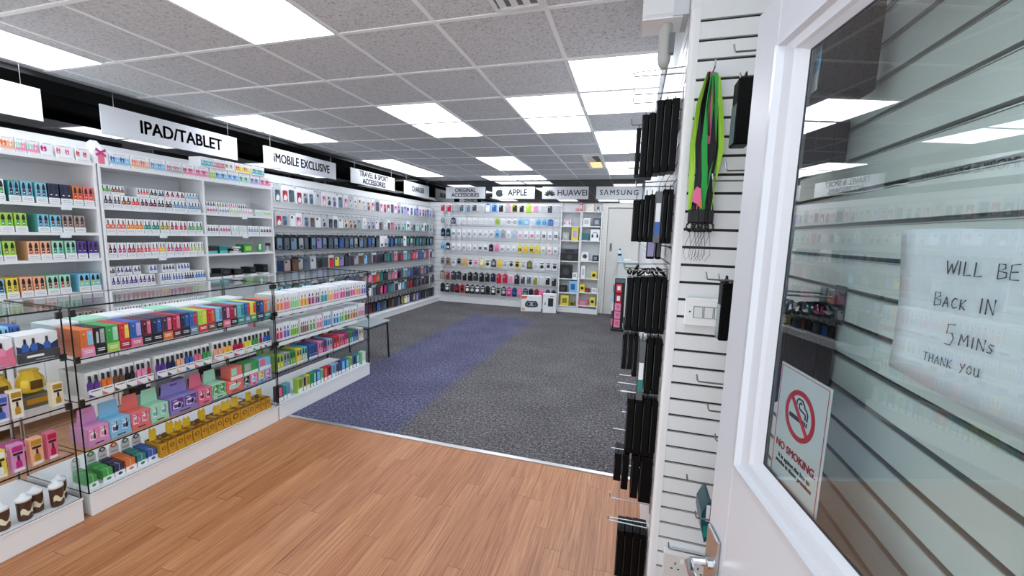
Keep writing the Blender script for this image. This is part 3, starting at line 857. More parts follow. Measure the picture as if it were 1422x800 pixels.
o = simple('display_card', MB().prism([(-.03, 0), (.03, 0), (.035, .06), (.012, .11), (-.012, .11), (-.035, .06)], 0, .006, pm('green')), (-3.962, 3.6, Z3), 'green shaped card standing beside the bright green box', 'card')
MB().box(-.012, .012, -.0015, .001, .03, .09, pm('white')).build('printed_picture', o)
o = simple('phone_stand', MB().prism([(-.035, 0), (.035, 0), (.035, .012), (.01, .02), (.008, .085), (-.008, .085), (-.01, .02), (-.035, .012)], 0, .03, pm('silver')), (-3.962, 3.70, Z3), 'silver stand at the end of the third shelf beside the slatted wall', 'stand')
MB().box(-.03, .03, -.006, .0, .07, .10, pm('black')).build('clamp', o)
for k, (y, w_, h_, nm) in enumerate([(3.08, .12, .03, 'low black case on a white base'), (3.19, .11, .075, 'taller black box'), (3.33, .1, .06, 'squat black gadget'), (3.50, .07, .07, 'small black cube box'), (3.66, .06, .09, 'upright black box')]):
    o = simple('gadget_box', MB().cbox(-w_/2, w_/2, 0, .14, .02, .02+h_, BLACK, .003), (-3.96, y, Z4), nm+f', {nth(k)} from the divider, lower shelf beside slatted wall')
    MB().box(-w_/2-.004, w_/2+.004, -.006, .14, 0, .0205, pm('white')).build('base_tray', o)
    MB().box(-w_*.25, w_*.25, -.0015, .001, .02+h_*.35, .02+h_*.65, pm('charcoal')).build('front_label', o)

# ---- middle counter, top shelf: tall two-window boxes with coloured labels
words_ = PLACE['M1'][0]
for k, it in enumerate(ROWS['M1']):
    y0, y1, c1, c2, lab = it
    w_ = round(y1-y0-.0015, 3)
    h_ = .137
    def pic(c1=c1, c2=c2, w_=w_, h_=h_):
        b = MB().box(-w_/2+.002, w_/2-.002, -.0008, .0005, h_*.36, h_*.97, pm(c1))
        for s, c in ((-1, c1 if c2 != c1 else c2), (1, c2)):
            cxx = s*w_*.23
            b.box(cxx-w_*.19, cxx+w_*.19, -.0012, -.0005, h_*.42, h_*.94, pm(c))
            b.prism([(cxx-w_*.1, h_*.44), (cxx+w_*.1, h_*.44), (cxx+w_*.1, h_*.78), (cxx+w_*.05, h_*.86), (cxx-w_*.05, h_*.86), (cxx-w_*.1, h_*.78)], -.0022, -.0006, pm('silver' if c in ('black',) else c, .25))
            b.lathe([(w_*.055, 0), (w_*.05, .0012)], pm('white', .3), 8, 0, 0)
            for q in range(16):
                vx, vy, vz = b.v[-16+q]
                b.v[-16+q] = (cxx+vx, -.0021-vz, h_*.84+vy)
        return b.mesh('printed_picture')
    def lb(lab=lab, w_=w_, h_=h_):
        b = MB().box(-w_/2+.0005, w_/2-.0005, -.004, .0005, .001, h_*.34, pm(lab))
        for z in (.42, .62):
            b.box(-w_*.32, w_*.32, -.0046, -.0038, h_*.34*z, h_*.34*(z+.09), LABEL)
        return b.mesh('tray_label')
    body = cached(('m1', w_, c1), lambda: MB().cbox(-w_/2+.0005, w_/2-.0005, 0, .18, 0, h_, pm(c1), .001).mesh('vape_box'))
    place('vape_box', (body, [('printed_picture', pic()), ('tray_label', lb())]), (-2.556, (y0+y1)/2, .8142), L90,
          f'tall {c1}-{c2} vape box with {lab} label, {nth(k)} from the entrance, middle counter', 'box', 'two-window boxes on the middle counter')
# pale boxes standing behind them
for k in range(9):
    o = simple('vape_carton', MB().cbox(-.055, .055, 0, .16, 0, .15, pm('mint' if k % 3 == 1 else 'white'), .002), (-2.745, 1.33+.118*k, .8142), f'pale carton behind the tall boxes, {nth(k)} from the entrance, middle counter', 'box', group='pale cartons behind the tall boxes')
    MB().box(-.05, .05, -.0012, .001, .09, .14, pm('silver')).build('front_label', o)

# ---- second shelf: white boxes with printed bottles behind a lip
def bottle(b, cx_, w_, z0, z1, c, t):
    hz = z1-z0
    b.prism([(cx_-w_, z0), (cx_+w_, z0), (cx_+w_, z0+hz*.42), (cx_+w_*.42, z0+hz*.62), (cx_-w_*.42, z0+hz*.62), (cx_-w_, z0+hz*.42)], -t, .001, pm(c, .25))
    b.prism([(cx_-w_*.36, z0+hz*.6), (cx_+w_*.36, z0+hz*.6), (cx_+w_*.3, z0+hz), (cx_-w_*.3, z0+hz)], -t-.001, .001, CAP)
for k, (y0, y1, c) in enumerate(ROWS['M2']):
    w_ = round(y1-y0-.0015, 3)
    n = 2 if w_ > .04 else 1
    o = tag(put('bottle_carton', cached(('bc', w_), lambda: MB().cbox(-w_/2+.0005, w_/2-.0005, 0, .2, 0, .128, pm('white'), .001).mesh('bottle_carton')), None, (-2.575, (y0+y1)/2, .5992), L90),
            f'white carton with {c} bottles and black caps, {nth(k)} from the entrance, middle counter', 'box', 'white cartons of bottles')
    for q in range(n):
        b = MB()
        bottle(b, 0, w_*.19, .034, .112, c, .012)
        put('bottle', b.mesh('bottle'), o, ((-.5+(q+.5)/n)*w_*.96, 0, 0))
    b = MB().box(-w_/2+.0005, w_/2-.0005, -.018, -.0155, .001, .042, pm('white'))
    b.box(-w_*.36, w_*.36, -.0188, -.0178, .031, .035, CAP)
    b.prism([(-w_/2+.001, .002), (0, .002), (-w_/2+.001, .022)], -.0186, -.0178, pm(c))
    b.box(-w_/2+.0005, w_/2-.0005, -.0156, .001, .001, .004, pm('white'))
    b.build('tray_lip', o)

# ---- third shelf: pastel display boxes with raised lids
NM3 = ['orchid pink', 'sky blue', 'coral', 'mint', 'lavender', 'rose red', 'pale green', 'small coral', 'small grey and black', 'small pink', 'small blue', 'small lilac']
for k, (y0, y1, c1, c2) in enumerate(ROWS['M3']):
    w_ = y1-y0-.002
    small = w_ < .075 or k > 6
    h_ = .10 if not small else .085
    d_ = .13 if not small else .09
    xf = -2.57
    o = simple('display_box', MB().cbox(-w_/2, w_/2, 0, d_, 0, h_, pm(c1), .0015), (xf, (y0+y1)/2, .3442), f'{NM3[k]} display box, {nth(k)} from the entrance, third shelf of the middle counter')
    for s in ((-1, 1) if not small else (0,)):
        b = MB()
        ww = w_*.42 if not small else w_*.86
        cxx = s*w_*.24
        b.box(cxx-ww/2, cxx+ww/2, -.0014, .0005, h_*.3, h_*.95, pm(c1 if k % 2 else c2))
        b.prism([(cxx-ww*.42, h_*.36), (cxx+ww*.2, h_*.32), (cxx+ww*.44, h_*.6), (cxx+ww*.1, h_*.8), (cxx-ww*.36, h_*.7)], -.0019, -.001, pm('white'))
        b.prism([(cxx-ww*.3, h_*.4), (cxx+ww*.3, h_*.46), (cxx+ww*.36, h_*.7), (cxx-ww*.05, h_*.6), (cxx-ww*.34, h_*.66)], -.0024, -.0015, pm(c2))
        bottle(b, cxx+ww*.12, ww*.1, h_*.38, h_*.88, 'navy' if k in (0, 1, 4) else c2, .003)
        b.box(cxx-ww*.4, cxx-ww*.05, -.0019, -.001, h_*.84, h_*.88, pm('white'))
        b.build('printed_picture', o)
    b = MB().box(-w_/2+.001, w_/2-.001, -.004, .0005, .001, h_*.27, pm(c1))
    b.box(-w_*.2, w_*.2, -.0047, -.0038, h_*.1, h_*.16, CAP)
    b.build('tray_lip', o)
    if not small:
        b = MB()
        b.prism([(-w_/2+.004, h_-.002), (w_/2-.004, h_-.002), (w_/2-.012, h_+.082), (-w_/2+.012, h_+.082)], d_*.62, d_*.62+.003, pm(c1))
        b.box(-w_*.12, w_*.12, d_*.62-.0015, d_*.62+.001, h_+.055, h_+.064, pm(c2)) if k in (0, 2, 4) else None
        b.build('raised_lid', o)
for k, (y0, y1, c1, c2) in enumerate(ROWS['M3u']):
    w_ = y1-y0-.004
    o = simple('display_box', MB().cbox(-w_/2, w_/2, 0, .09, 0, .085, pm(c1), .0015), (-2.575, (y0+y1)/2, .4302), f'{c1} display box, {nth(k)} of three stacked on the small boxes, middle counter third shelf')
    MB().box(-w_*.42, 0, -.0014, .0005, .03, .08, pm(c2)).build('printed_picture', o)
    MB().box(-w_/2+.001, w_/2-.001, -.004, .0005, .001, .022, pm('white')).build('tray_lip', o)
# white cards and dark packs behind the lids
for k, (y, c) in enumerate([(1.47, 'white'), (1.62, 'black'), (1.76, 'grey'), (1.84, 'black'), (1.93, 'white'), (2.02, 'black'), (2.12, 'grey')]):
    o = simple('flat_pack', MB().cbox(-.045, .045, 0, .05, 0, .15+.03*(k % 3), pm(c), .002), (-2.75, y, .3442), f'{c} flat pack behind the pastel boxes, {nth(k)} from the entrance', 'box')
    MB().box(-.03, .03, -.0012, .001, .08, .13, pm('white' if c == 'black' else 'charcoal')).build('front_label', o)

# ---- base of the middle counter: papers in trays with round headed cards, then the gold boxes
NM4 = ['first green', 'second green', 'navy', 'orange', 'teal', 'blue']
for k, (y0, y1, c) in enumerate(ROWS['M4']):
    w_ = y1-y0-.003
    xx = -2.585
    o = simple('paper_dispenser', MB().box(-w_/2, w_/2, 0, .13, 0, .012, pm('white')), (xx, (y0+y1)/2, .1212), f'{NM4[k]} counter display of small packets with a round topped card, middle counter base', 'display box')
    b = MB()
    for q in range(3):
        b.cbox(-w_/2+.002, w_/2-.002, .002+.042*q, .042+.042*q, .012, .066+.004*q, pm(c), .002)
        b.box(-.0006, .0006, .0015+.042*q, .0425+.042*q, .013, .0668+.004*q, pm('white')) if q == 0 else None
    b.build('packets', o)['kind'] = 'stuff'
    b = MB().box(-w_/2, w_/2, -.003, .0005, 0, .028, pm('white'))
    b.prism([(w_*.22*math.cos(2*PI*t/12), .014+.008*math.sin(2*PI*t/12)) for t in range(12)], -.0036, -.0028, pm(c))
    b.build('tray_lip', o)
    hd = [(-w_/2+.002, .01), (w_/2-.002, .01), (w_/2-.002, .11)]+[(w_*.42*math.cos(PI*t/8), .118+w_*.42*math.sin(PI*t/8)) for t in range(9)]+[(-w_/2+.002, .11)]
    b = MB().prism(hd, .128, .131, pm('white'))
    b.prism([(w_*.3*math.cos(2*PI*t/14), .126+w_*.3*math.sin(2*PI*t/14)) for t in range(14)], .1265, .1285, pm(c))
    b.prism([(w_*.16*math.cos(2*PI*t/10), .126+w_*.16*math.sin(2*PI*t/10)) for t in range(10)], .1258, .127, pm('white'))
    b.box(-w_*.3, w_*.3, .1268, .1285, .085, .092, pm('grey'))
    b.build('header_card', o)
GOLD = mat('#cf9720', .42, .1)
GOLDF = mat('#ffd83a', .3, .15)
GOLDD = mat('#5f400c', .5)
for k, (y0, y1, _) in enumerate(ROWS['M5']):
    w_ = round(y1-y0-.002, 3)
    o = simple('gold_box', MB().cbox(-w_/2, w_/2, 0, .13, .012, .085, GOLD, .0015), (-2.566, (y0+y1)/2, .1212), f'gold coil box with a round dark emblem, {nth(k)} from the entrance in the gold row', 'box', group='gold boxes on the counter base')
    MB().box(-w_/2, w_/2, -.006, .13, 0, .0125, GOLD).box(-w_/2, w_/2, -.006, -.003, .012, .022, GOLD).build('tray', o)
    b = MB().prism([(w_*.3*math.cos(2*PI*t/12), .052+w_*.3*math.sin(2*PI*t/12)) for t in range(12)], -.0012, .0005, GOLDD)
    b.prism([(w_*.18*math.cos(2*PI*t/12), .052+w_*.18*math.sin(2*PI*t/12)) for t in range(12)], -.0018, .0, GOLD)
    b.build('emblem', o)
    MB().box(-w_/2+.003, w_/2-.003, .0, .128, .0845, .0862, GOLDD).box(-w_*.3, w_*.3, .03, .1, .0855, .0872, GOLD).build('top_print', o)
    if k % 2 == 0 or k in (3, 9):
        rr = random.Random(k)
        zt = .142+rr.uniform(0, .024)
        MB().prism([(-w_*.48, .083), (w_*.48, .083), (w_*.5, zt-.02), (w_*.3, zt), (0, zt-.012), (-w_*.34, zt+.004), (-w_*.5, zt-.016)], .085, .089, GOLDF).build('open_lid', o)
    elif k % 4 == 1:
        MB().lathe([(.004, .0), (.013, .004), (.016, .014), (.012, .025), (.005, .03)], GOLDD, 9).build('wrapped_top', o).location = (0, .06, .087)

# ---- far counter: four rows
def row2(key, h, d, x, cap='charcoal', lf=.24, noun='vape box', style='fade'):
    words_, z = PLACE[key]
    for k, it in enumerate(ROWS[key]):
        y0, y1, c1, c2 = it[:4]
        made = vape_box(y1-y0-.002, d, h*(1+.03*math.sin(k*2.3)), c1, c2, 'white', cap, lf, style)
        place('vape_box', made, (x-.003*(k % 3), (y0+y1)/2, z), L90, f'{c1}-{c2} {noun}, {nth(k)} from the middle counter, {words_}', 'box', 'boxes: '+words_)
row2('F1', .135, .2, -2.556, lf=.1, cap='white')
row2('F2', .135, .19, -2.57, lf=.12, cap='white')
row2('F3', .125, .15, -2.57, lf=.16, style='device')
words_, z = PLACE['F4']
for k, (y0, y1, c1, c2) in enumerate(ROWS['F4']):
    w_ = round(y1-y0-.002, 3)
    o = simple('slim_box', MB().cbox(-w_/2, w_/2, 0, .05, 0, .125, pm(c1), .0012), (-2.575, (y0+y1)/2, z), f'slim {c1} box with {c2} print, {nth(k)} from the middle counter, {words_}', 'box', group='slim boxes on the far counter base')
    MB().box(-w_*.3, w_*.3, -.0012, .0005, .045, .115, pm(c2)).build('printed_picture', o)
    MB().box(-w_*.46, w_*.46, -.0012, .0005, .004, .036, pm('white')).build('warning_label', o)
# dark and red packs standing behind rows two and three of the far counter
for k, (y, z, c) in enumerate([(2.5, .6092, 'rose'), (2.58, .6092, 'black'), (2.68, .6092, 'slate'), (2.78, .6092, 'coral'), (2.9, .6092, 'black'), (3.0, .6092, 'magenta'), (3.12, .6092, 'pink'), (3.24, .6092, 'rose'), (3.38, .6092, 'slate'),
                               (2.52, .3742, 'green'), (2.62, .3742, 'brown'), (2.72, .3742, 'teal'), (2.84, .3742, 'grey'), (2.96, .3742, 'crimson'), (3.06, .3742, 'teal'), (3.18, .3742, 'red'), (3.3, .3742, 'charcoal')]):
    hi = .6 < z
    o = simple('flat_pack', MB().cbox(-.04, .04, 0, .06, 0, .17 if hi else .16, pm(c), .002), (-2.81 if hi else -2.76, y, z), f'{c} flat pack, {nth(k % 9)} in the rear row, {"second" if hi else "third"} shelf of the far counter', 'box')
    MB().box(-.028, .028, -.0012, .001, .1, .15, pm('white' if k % 2 else 'silver')).build('front_label', o)
# flat white box lying on the base of the far counter
o = simple('flat_white_box', MB().cbox(-.11, .11, 0, .2, 0, .035, pm('white'), .002), (-2.66, 3.2, .1212), 'flat white box lying behind the slim boxes on the far counter base')
MB().box(-.1, .1, -.0012, .001, .012, .022, pm('silver')).build('front_label', o)

# ---- counter nearest the entrance
for k, y in enumerate([.985, 1.022, 1.059, 1.096, 1.133]):
    place('vape_box', vape_box(.036, .1, .15, 'sky' if k % 2 else 'blue', 'blue' if k % 2 else 'sky', 'blue', 'navy', .25), (-2.70, y, .8442), L90, f'bright blue vape box, {nth(k)} from the entrance behind the wide display boxes', 'box', 'blue boxes in the entrance counter')
for k in range(4):
    o = simple('vape_carton', MB().cbox(-.045, .045, 0, .14, 0, .12, pm(('mint', 'lavender', 'mint', 'white')[k]), .002), (-2.84, .98+.075*k, .8442+.0), f'{("mint", "lavender", "second mint", "white")[k]} carton at the rear of the entrance counter top shelf', 'box') if k % 2 == 0 else None
    if o and k % 2 == 0:
        MB().box(-.035, .035, -.0012, .001, .05, .1, pm('white')).build('front_label', o)
for k, (y, w_, c, c2, nm) in enumerate([(1.14, .138, 'white', 'navy', 'white and navy display box printed with bottles'), (.998, .13, 'white', 'rose', 'white and pink display box printed with bottles')]):
    o = simple('display_box', MB().cbox(-w_/2, w_/2, 0, .12, 0, .125, pm(c), .0015), (-2.562, y, .8442), nm+' on the top shelf of the entrance counter')
    b = MB().prism([(-w_/2+.001, .045), (w_/2-.001, .045), (w_/2-.001, .085), (w_*.2, .06), (0, .085), (-w_*.25, .06), (-w_/2+.001, .08)], -.0012, .0005, pm(c2))
    for s in (-.3, -.1, .22):
        bottle(b, s*w_, .011, .05, .108, 'blue' if k == 0 else 'pink', .0028)
    b.build('printed_picture', o)
    b = MB().box(-w_/2, w_/2, -.007, .0005, .0, .044, pm(c2 if k else 'charcoal'))
    b.box(-w_*.3, w_*.1, -.0078, -.0068, .022, .032, pm('white')).box(-w_*.1, w_*.35, -.0078, -.0068, .008, .012, pm('grey'))
    b.build('tray_lip', o)
# second shelf: gold pouches, lilac and gold boxes
for k, (y, x, z) in enumerate([(.952, -2.72, .6022), (1.056, -2.72, .6022), (1.16, -2.70, .6022)]):
    b = MB()
    b.lathe([(.012, 0), (.04, .012), (.05, .04), (.046, .075), (.03, .1), (.034, .115)], GOLDF, 12)
    o = simple('foil_pouch', b, (x, y, z+.06), f'gold foil pouch, {nth(k)} from the entrance on the second shelf of the entrance counter', 'pouch', rz=0)
    MB().box(-.02, .02, -.052, -.046, .03, .07, GOLDD).build('front_label', o).rotation_euler = (0, 0, L90)
    b = MB().cbox(-.05, .05, 0, .1, 0, .06, mat('#6b6a5a', .5), .003)
    o = simple('pouch_tray', b, (x+.05, y, z), f'dull grey tray under the {nth(k)} gold pouch', 'tray')
    MB().box(-.04, .04, -.001, .001, .02, .045, GOLD).build('front_label', o)
def slim(y, z, w_, h_, c1, c2, label, x=-2.567, d=.035):
    o = simple('liquid_box', MB().cbox(-w_/2, w_/2, 0, d, 0, h_, pm(c1), .0015), (x, y, z), label)
    b = MB()
    b.box(-w_*.4, w_*.4, -.0012, .0005, h_*.74, h_*.93, pm(c2))
    b.box(-w_*.36, w_*.36, -.0012, .0005, h_*.62, h_*.7, CAP)
    bottle(b, 0, w_*.22, h_*.16, h_*.6, c2, .002)
    b.box(-w_*.4, w_*.4, -.0012, .0005, h_*.03, h_*.13, pm('white'))
    b.build('printed_picture', o)
slim(1.005, .6022, .052, .12, 'lilac', 'blue', 'lilac liquid box with a blue bottle on the second shelf of the entrance counter')
slim(1.055, .6022, .038, .13, 'cream', 'gold', 'cream and gold liquid box beside the lilac one, entrance counter second shelf')
slim(1.19, .6022, .04, .12, 'cream', 'gold', 'cream and gold liquid box at the end of the entrance counter second shelf')
slim(.982, .3592, .04, .125, 'yellow', 'white', 'pale yellow liquid box on the third shelf of the entrance counter')
slim(1.038, .3592, .042, .13, 'orchid', 'magenta', 'magenta liquid box on the third shelf of the entrance counter')
slim(1.098, .3592, .042, .13, 'peach', 'gold', 'peach and gold liquid box on the third shelf of the entrance counter')
slim(1.152, .3592, .036, .135, 'rose', 'crimson', 'crimson liquid box at the end of the entrance counter third shelf')
o = simple('pink_gift_box', MB().cbox(-.06, .06, 0, .1, 0, .085, pm('magenta'), .003), (-2.66, 1.06, .3592), 'magenta and white box lying behind the liquid boxes, entrance counter third shelf')
MB().box(-.062, .062, -.001, .101, .05, .07, pm('white')).build('white_band', o)
# shake tubs on the base
TUBB = mat('#4a2c1d', .4)
for k, (y, x) in enumerate([(.972, -2.585), (1.043, -2.585), (1.092, -2.61), (1.15, -2.578), (1.184, -2.625)]):
    o = tag(MB().lathe([(.02, 0), (.0225, .003), (.024, .02), (.025, .085), (.0245, .096)], TUBB, 18).build('drink_tub', None, (x, y, .1212), 0, True), f'brown tub with a white lid, {nth(k)} from the entrance on the entrance counter base', 'tub', 'brown tubs in the entrance counter')
    MB().lathe([(.0262, .092), (.0266, .1), (.024, .108), (.012, .113), (.008, .125), (.002, .128)], pm('white', .35), 18).build('lid', o, None, 0, True)
    b = MB()
    for q in range(6):
        a0, a1 = -.9+q*.3, -.9+q*.3+.3
        rr_ = .0252
        b.v += [(rr_*math.cos(a0), rr_*math.sin(a0), .03+.006*math.sin(q*1.7)), (rr_*math.cos(a1), rr_*math.sin(a1), .03+.006*math.sin((q+1)*1.7)), (rr_*1.01*math.cos(a1), rr_*1.01*math.sin(a1), .052+.012*math.sin((q+1)*1.3)), (rr_*1.01*math.cos(a0), rr_*1.01*math.sin(a0), .052+.012*math.sin(q*1.3))]
        n0 = len(b.v)-4
        b.f.append((n0, n0+1, n0+2, n0+3)); b.m.append(b.mi(pm('cream')))
    b.build('swirl_print', o)

# ---- slatted wall on the left: hooks and packs in seven rows
HOOKM = STEEL
def hook_mesh(length, tag_card=True):
    b = MB()
    b.box(-.014, .014, -.004, .0, -.03, .012, HOOKM)
    b.tube([(0, -.002, 0), (0, -length, 0), (0, -length-.004, .004), (0, -length-.005, .022)], .0022, HOOKM, 5)
    return b.mesh('display_hook')
def case_pack(w_, h_, t, c1, c2, style):
    key = ('cp', w_, h_, t, c1, c2, style)
    def mk():
        b = MB()
        rim = pm(c1, .25)
        b.cbox(-w_/2, w_/2, 0, t, 0, h_*.86, rim, .002)
        b.prism([(-w_*.5, h_*.85), (w_*.5, h_*.85), (w_*.5, h_*.94), (w_*.2, h_), (-w_*.2, h_), (-w_*.5, h_*.94)], .002, .004, rim)
        return b.mesh('phone_case_pack')
    def inner():
        b = MB()
        iw, ih = w_*(.31 if style in ('screen', 'print') else .4), h_*(.74 if style != 'print' else .66)
        z0 = h_*.035
        r = w_*.12
        pts = []
        for cx_, cz_, a in ((iw-r, z0+r, -PI/2), (iw-r, z0+ih-r, 0), (-iw+r, z0+ih-r, PI/2), (-iw+r, z0+r, PI)):
            pts += [(cx_+r*math.cos(a+q*PI/6), cz_+r*math.sin(a+q*PI/6)) for q in range(4)]
        b.prism(pts, -.004, .001, pm(c2, .3))
        if style == 'case':
            b.box(-iw*.8, -iw*.05, -.0055, -.003, z0+ih*.72, z0+ih*.94, pm('charcoal', .3))
        elif style == 'screen':
            b.prism([(-iw*.9, z0+.01), (iw*.9, z0+.01), (iw*.9, z0+ih*.3), (0, z0+ih*.42), (-iw*.9, z0+ih*.3)], -.005, -.003, pm('slate', .3))
            b.prism([(iw*.35*math.cos(2*PI*q/10), z0+ih*.22+iw*.35*math.sin(2*PI*q/10)) for q in range(10)], -.0056, -.003, CAP)
        elif style == 'print':
            b.box(-iw*.75, -iw*.05, -.0055, -.003, z0+ih*.74, z0+ih*.94, pm('charcoal', .3))
            b.prism([(-iw*.8, z0+ih*.08), (iw*.5, z0+ih*.06), (iw*.85, z0+ih*.4), (iw*.1, z0+ih*.62), (-iw*.6, z0+ih*.45)], -.005, -.003, pm({'white': 'silver', 'silver': 'charcoal', 'red': 'white', 'crimson': 'white', 'slate': 'white', 'steel': 'slate', 'pink': 'white'}.get(c2, 'slate'), .4))
        return b.mesh('phone_case')
    return cached(key, mk), cached(key+(1,), inner)
PALS = [
 ['red', 'slate', 'red', 'slate', 'crimson', 'grey', 'steel', 'silver', 'pink', 'silver', 'lilac', 'steel', 'pink', 'white', 'white', 'cream', 'white', 'peach', 'pink', 'slate', 'pink', 'rose', 'crimson', 'slate', 'pink', 'lilac', 'steel', 'lilac', 'slate', 'lavender', 'steel', 'lavender', 'lilac', 'rose', 'lavender', 'steel', 'lilac', 'lilac'],
 ['crimson', 'red', 'steel', 'white', 'pink', 'steel', 'brown', 'white', 'silver', 'black', 'charcoal', 'white', 'cream', 'peach', 'silver', 'grey', 'white', 'silver', 'lilac', 'white', 'maroon', 'white', 'plum', 'rose', 'silver', 'grey', 'mint', 'turquoise', 'slate', 'silver', 'charcoal', 'mint', 'grey', 'slate', 'black', 'teal', 'silver', 'grey'],
 ['steel', 'steel', 'slate', 'steel', 'grey', 'slate', 'steel', 'lavender', 'steel', 'slate', 'steel', 'blue', 'slate', 'steel', 'grey', 'steel', 'slate', 'blue', 'steel', 'slate', 'white', 'silver', 'steel', 'blue', 'steel', 'teal', 'steel', 'white', 'teal', 'mint', 'slate', 'teal', 'steel', 'slate', 'teal', 'slate', 'steel', 'charcoal'],
 ['turquoise', 'navy', 'taupe', 'brown', 'grey', 'slate', 'silver', 'black', 'charcoal', 'red', 'yellow', 'lavender', 'charcoal', 'plum', 'grey', 'brown', 'sky', 'slate', 'maroon', 'navy', 'black', 'slate', 'teal', 'slate', 'rose', 'maroon', 'crimson', 'turquoise', 'steel', 'red', 'rose', 'pink', 'blue', 'slate', 'grey', 'magenta', 'maroon', 'silver'],
 ['turquoise', 'sky', 'turquoise', 'teal', 'mint', 'turquoise', 'black', 'charcoal', 'black', 'slate', 'slate', 'navy', 'lavender', 'purple', 'slate', 'brown', 'taupe', 'pink', 'red', 'orange', 'teal', 'charcoal', 'taupe', 'rose', 'pink', 'black', 'slate', 'steel', 'steel', 'blue', 'plum', 'navy', 'charcoal', 'rose', 'steel', 'black', 'navy', 'slate'],
 ['crimson', 'plum', 'slate', 'maroon', 'crimson', 'silver', 'charcoal', 'crimson', 'maroon', 'black', 'crimson', 'red', 'purple', 'slate', 'charcoal', 'brown', 'black', 'white', 'slate', 'plum', 'rose', 'magenta', 'teal', 'steel', 'charcoal', 'white', 'sky', 'slate', 'brown', 'crimson', 'charcoal', 'slate', 'plum', 'navy', 'brown', 'black', 'slate', 'plum'],
 ['black', 'yellow', 'yellow', 'navy', 'charcoal', 'black', 'yellow', 'navy', 'yellow', 'navy', 'black', 'navy', 'purple', 'navy', 'black', 'black', 'navy', 'maroon', 'black', 'blue', 'charcoal', 'slate', 'black', 'brown', 'navy', 'slate', 'olive', 'cream', 'silver', 'navy', 'taupe', 'lavender', 'navy', 'black', 'slate', 'charcoal', 'black', 'navy'],
]
ZT = [1.99, 1.675, 1.395, 1.12, .785, .575, .30]
HT = [.20, .18, .188, .178, .165, .178, .185]
hookL = hook_mesh(.155)
for r_ in range(7):
    rr = random.Random(100+r_)
    style = ['print', 'print', 'screen', 'case', 'case', 'case', 'case'][r_]
    edge = ['white', 'silver', 'black', 'slate', 'slate', 'charcoal', 'black'][r_]
    for k in range(38):
        y = 3.90+k*.1115
        c2 = PALS[r_][k]
        c1 = edge
        if r_ == 2 and c2 in ('white', 'silver'):
            c1 = 'white'
        if r_ in (0, 1) and k % 3 == 1:
            c1 = 'silver' if k % 2 else 'white'
        if r_ in (3, 4, 5) and k % 3 == 0:
            c1 = ('silver', 'black', 'grey')[k % 9//3]
        if r_ == 6 and c2 == 'yellow':
            c1 = 'yellow'; c2 = 'navy'
        hw = .109
        hk = tag(put('display_hook', hookL, None, (XL+.0125, y, ZT[r_]+.002), L90), f'steel display hook, {nth(k)} from the shelving unit, {nth(r_)} row down, slatted wall', 'hook', 'hooks on the slatted left wall')
        a, b2 = case_pack(hw, HT[r_]*(1+.03*math.sin(k*1.9+r_)), (.05 if r_ == 2 else .042), c1, c2, style if (r_ > 2 or k % 4 != 3) else 'case')
        jx = rr.uniform(-.012, .012)
        o = put('phone_case_pack', a, None, (-4.118+jx, y+rr.uniform(-.006, .006), ZT[r_]-a.vertices[-1].co.z*0-HT[r_]*(1+.03*math.sin(k*1.9+r_))+.004), L90+rr.uniform(-.07, .1))
        put('phone_case', b2, o)
        nm = {'print': 'patterned', 'screen': 'tablet', 'case': 'phone'}[style]
        tag(o, f'{c2} {nm} case pack in {c1} wrap, {nth(k)} from the shelving unit, {nth(r_)} row down', 'phone case', 'packs hanging on the slatted left wall')

# ---- back wall: seven rows of small packs
def small_pack(w_, h_, card, c, shape):
    key = ('sp', w_, h_, card, c, shape)
    def mk():
        return MB().cbox(-w_/2, w_/2, .0, .012, 0, h_*.88, pm(card, .35), .0015).prism([(-w_*.3, h_*.87), (w_*.3, h_*.87), (w_*.2, h_), (-w_*.2, h_)], .003, .005, pm(card, .35)).mesh('accessory_pack')
    def pic():
        b = MB()
        if shape == 'cable':
            for q in range(10):
                t0, t1 = 2*PI*q/10, 2*PI*(q+1)/10
                ra, rb = w_*.22, w_*.34
                z_ = h_*.42
                b.prism([(ra*math.cos(t0), z_+ra*math.sin(t0)), (rb*math.cos(t0), z_+rb*math.sin(t0)), (rb*math.cos(t1), z_+rb*math.sin(t1)), (ra*math.cos(t1), z_+ra*math.sin(t1))], -.004, .001, pm(c, .4))
        elif shape == 'plug':
            b.box(-w_*.3, w_*.3, -.008, .001, h_*.2, h_*.55, pm(c, .35)).box(-w_*.08, w_*.08, -.01, -.007, h_*.28, h_*.46, pm('grey'))
        elif shape == 'case':
            b.cbox(-w_*.4, w_*.4, -.008, .001, h_*.05, h_*.8, pm(c, .35), .003).box(-w_*.3, -w_*.05, -.0095, -.007, h_*.6, h_*.74, pm('silver'))
        else:
            b.prism([(w_*.36*math.cos(2*PI*q/14), h_*.42+w_*.36*math.sin(2*PI*q/14)) for q in range(14)], -.012, .001, pm(c, .35)).box(-w_*.38, w_*.38, -.004, .001, h_*.7, h_*.82, pm(c))
        return b.mesh('product')
    return cached(key, mk), cached(key+(1,), pic)
BX0, BX1 = -3.9, -1.46
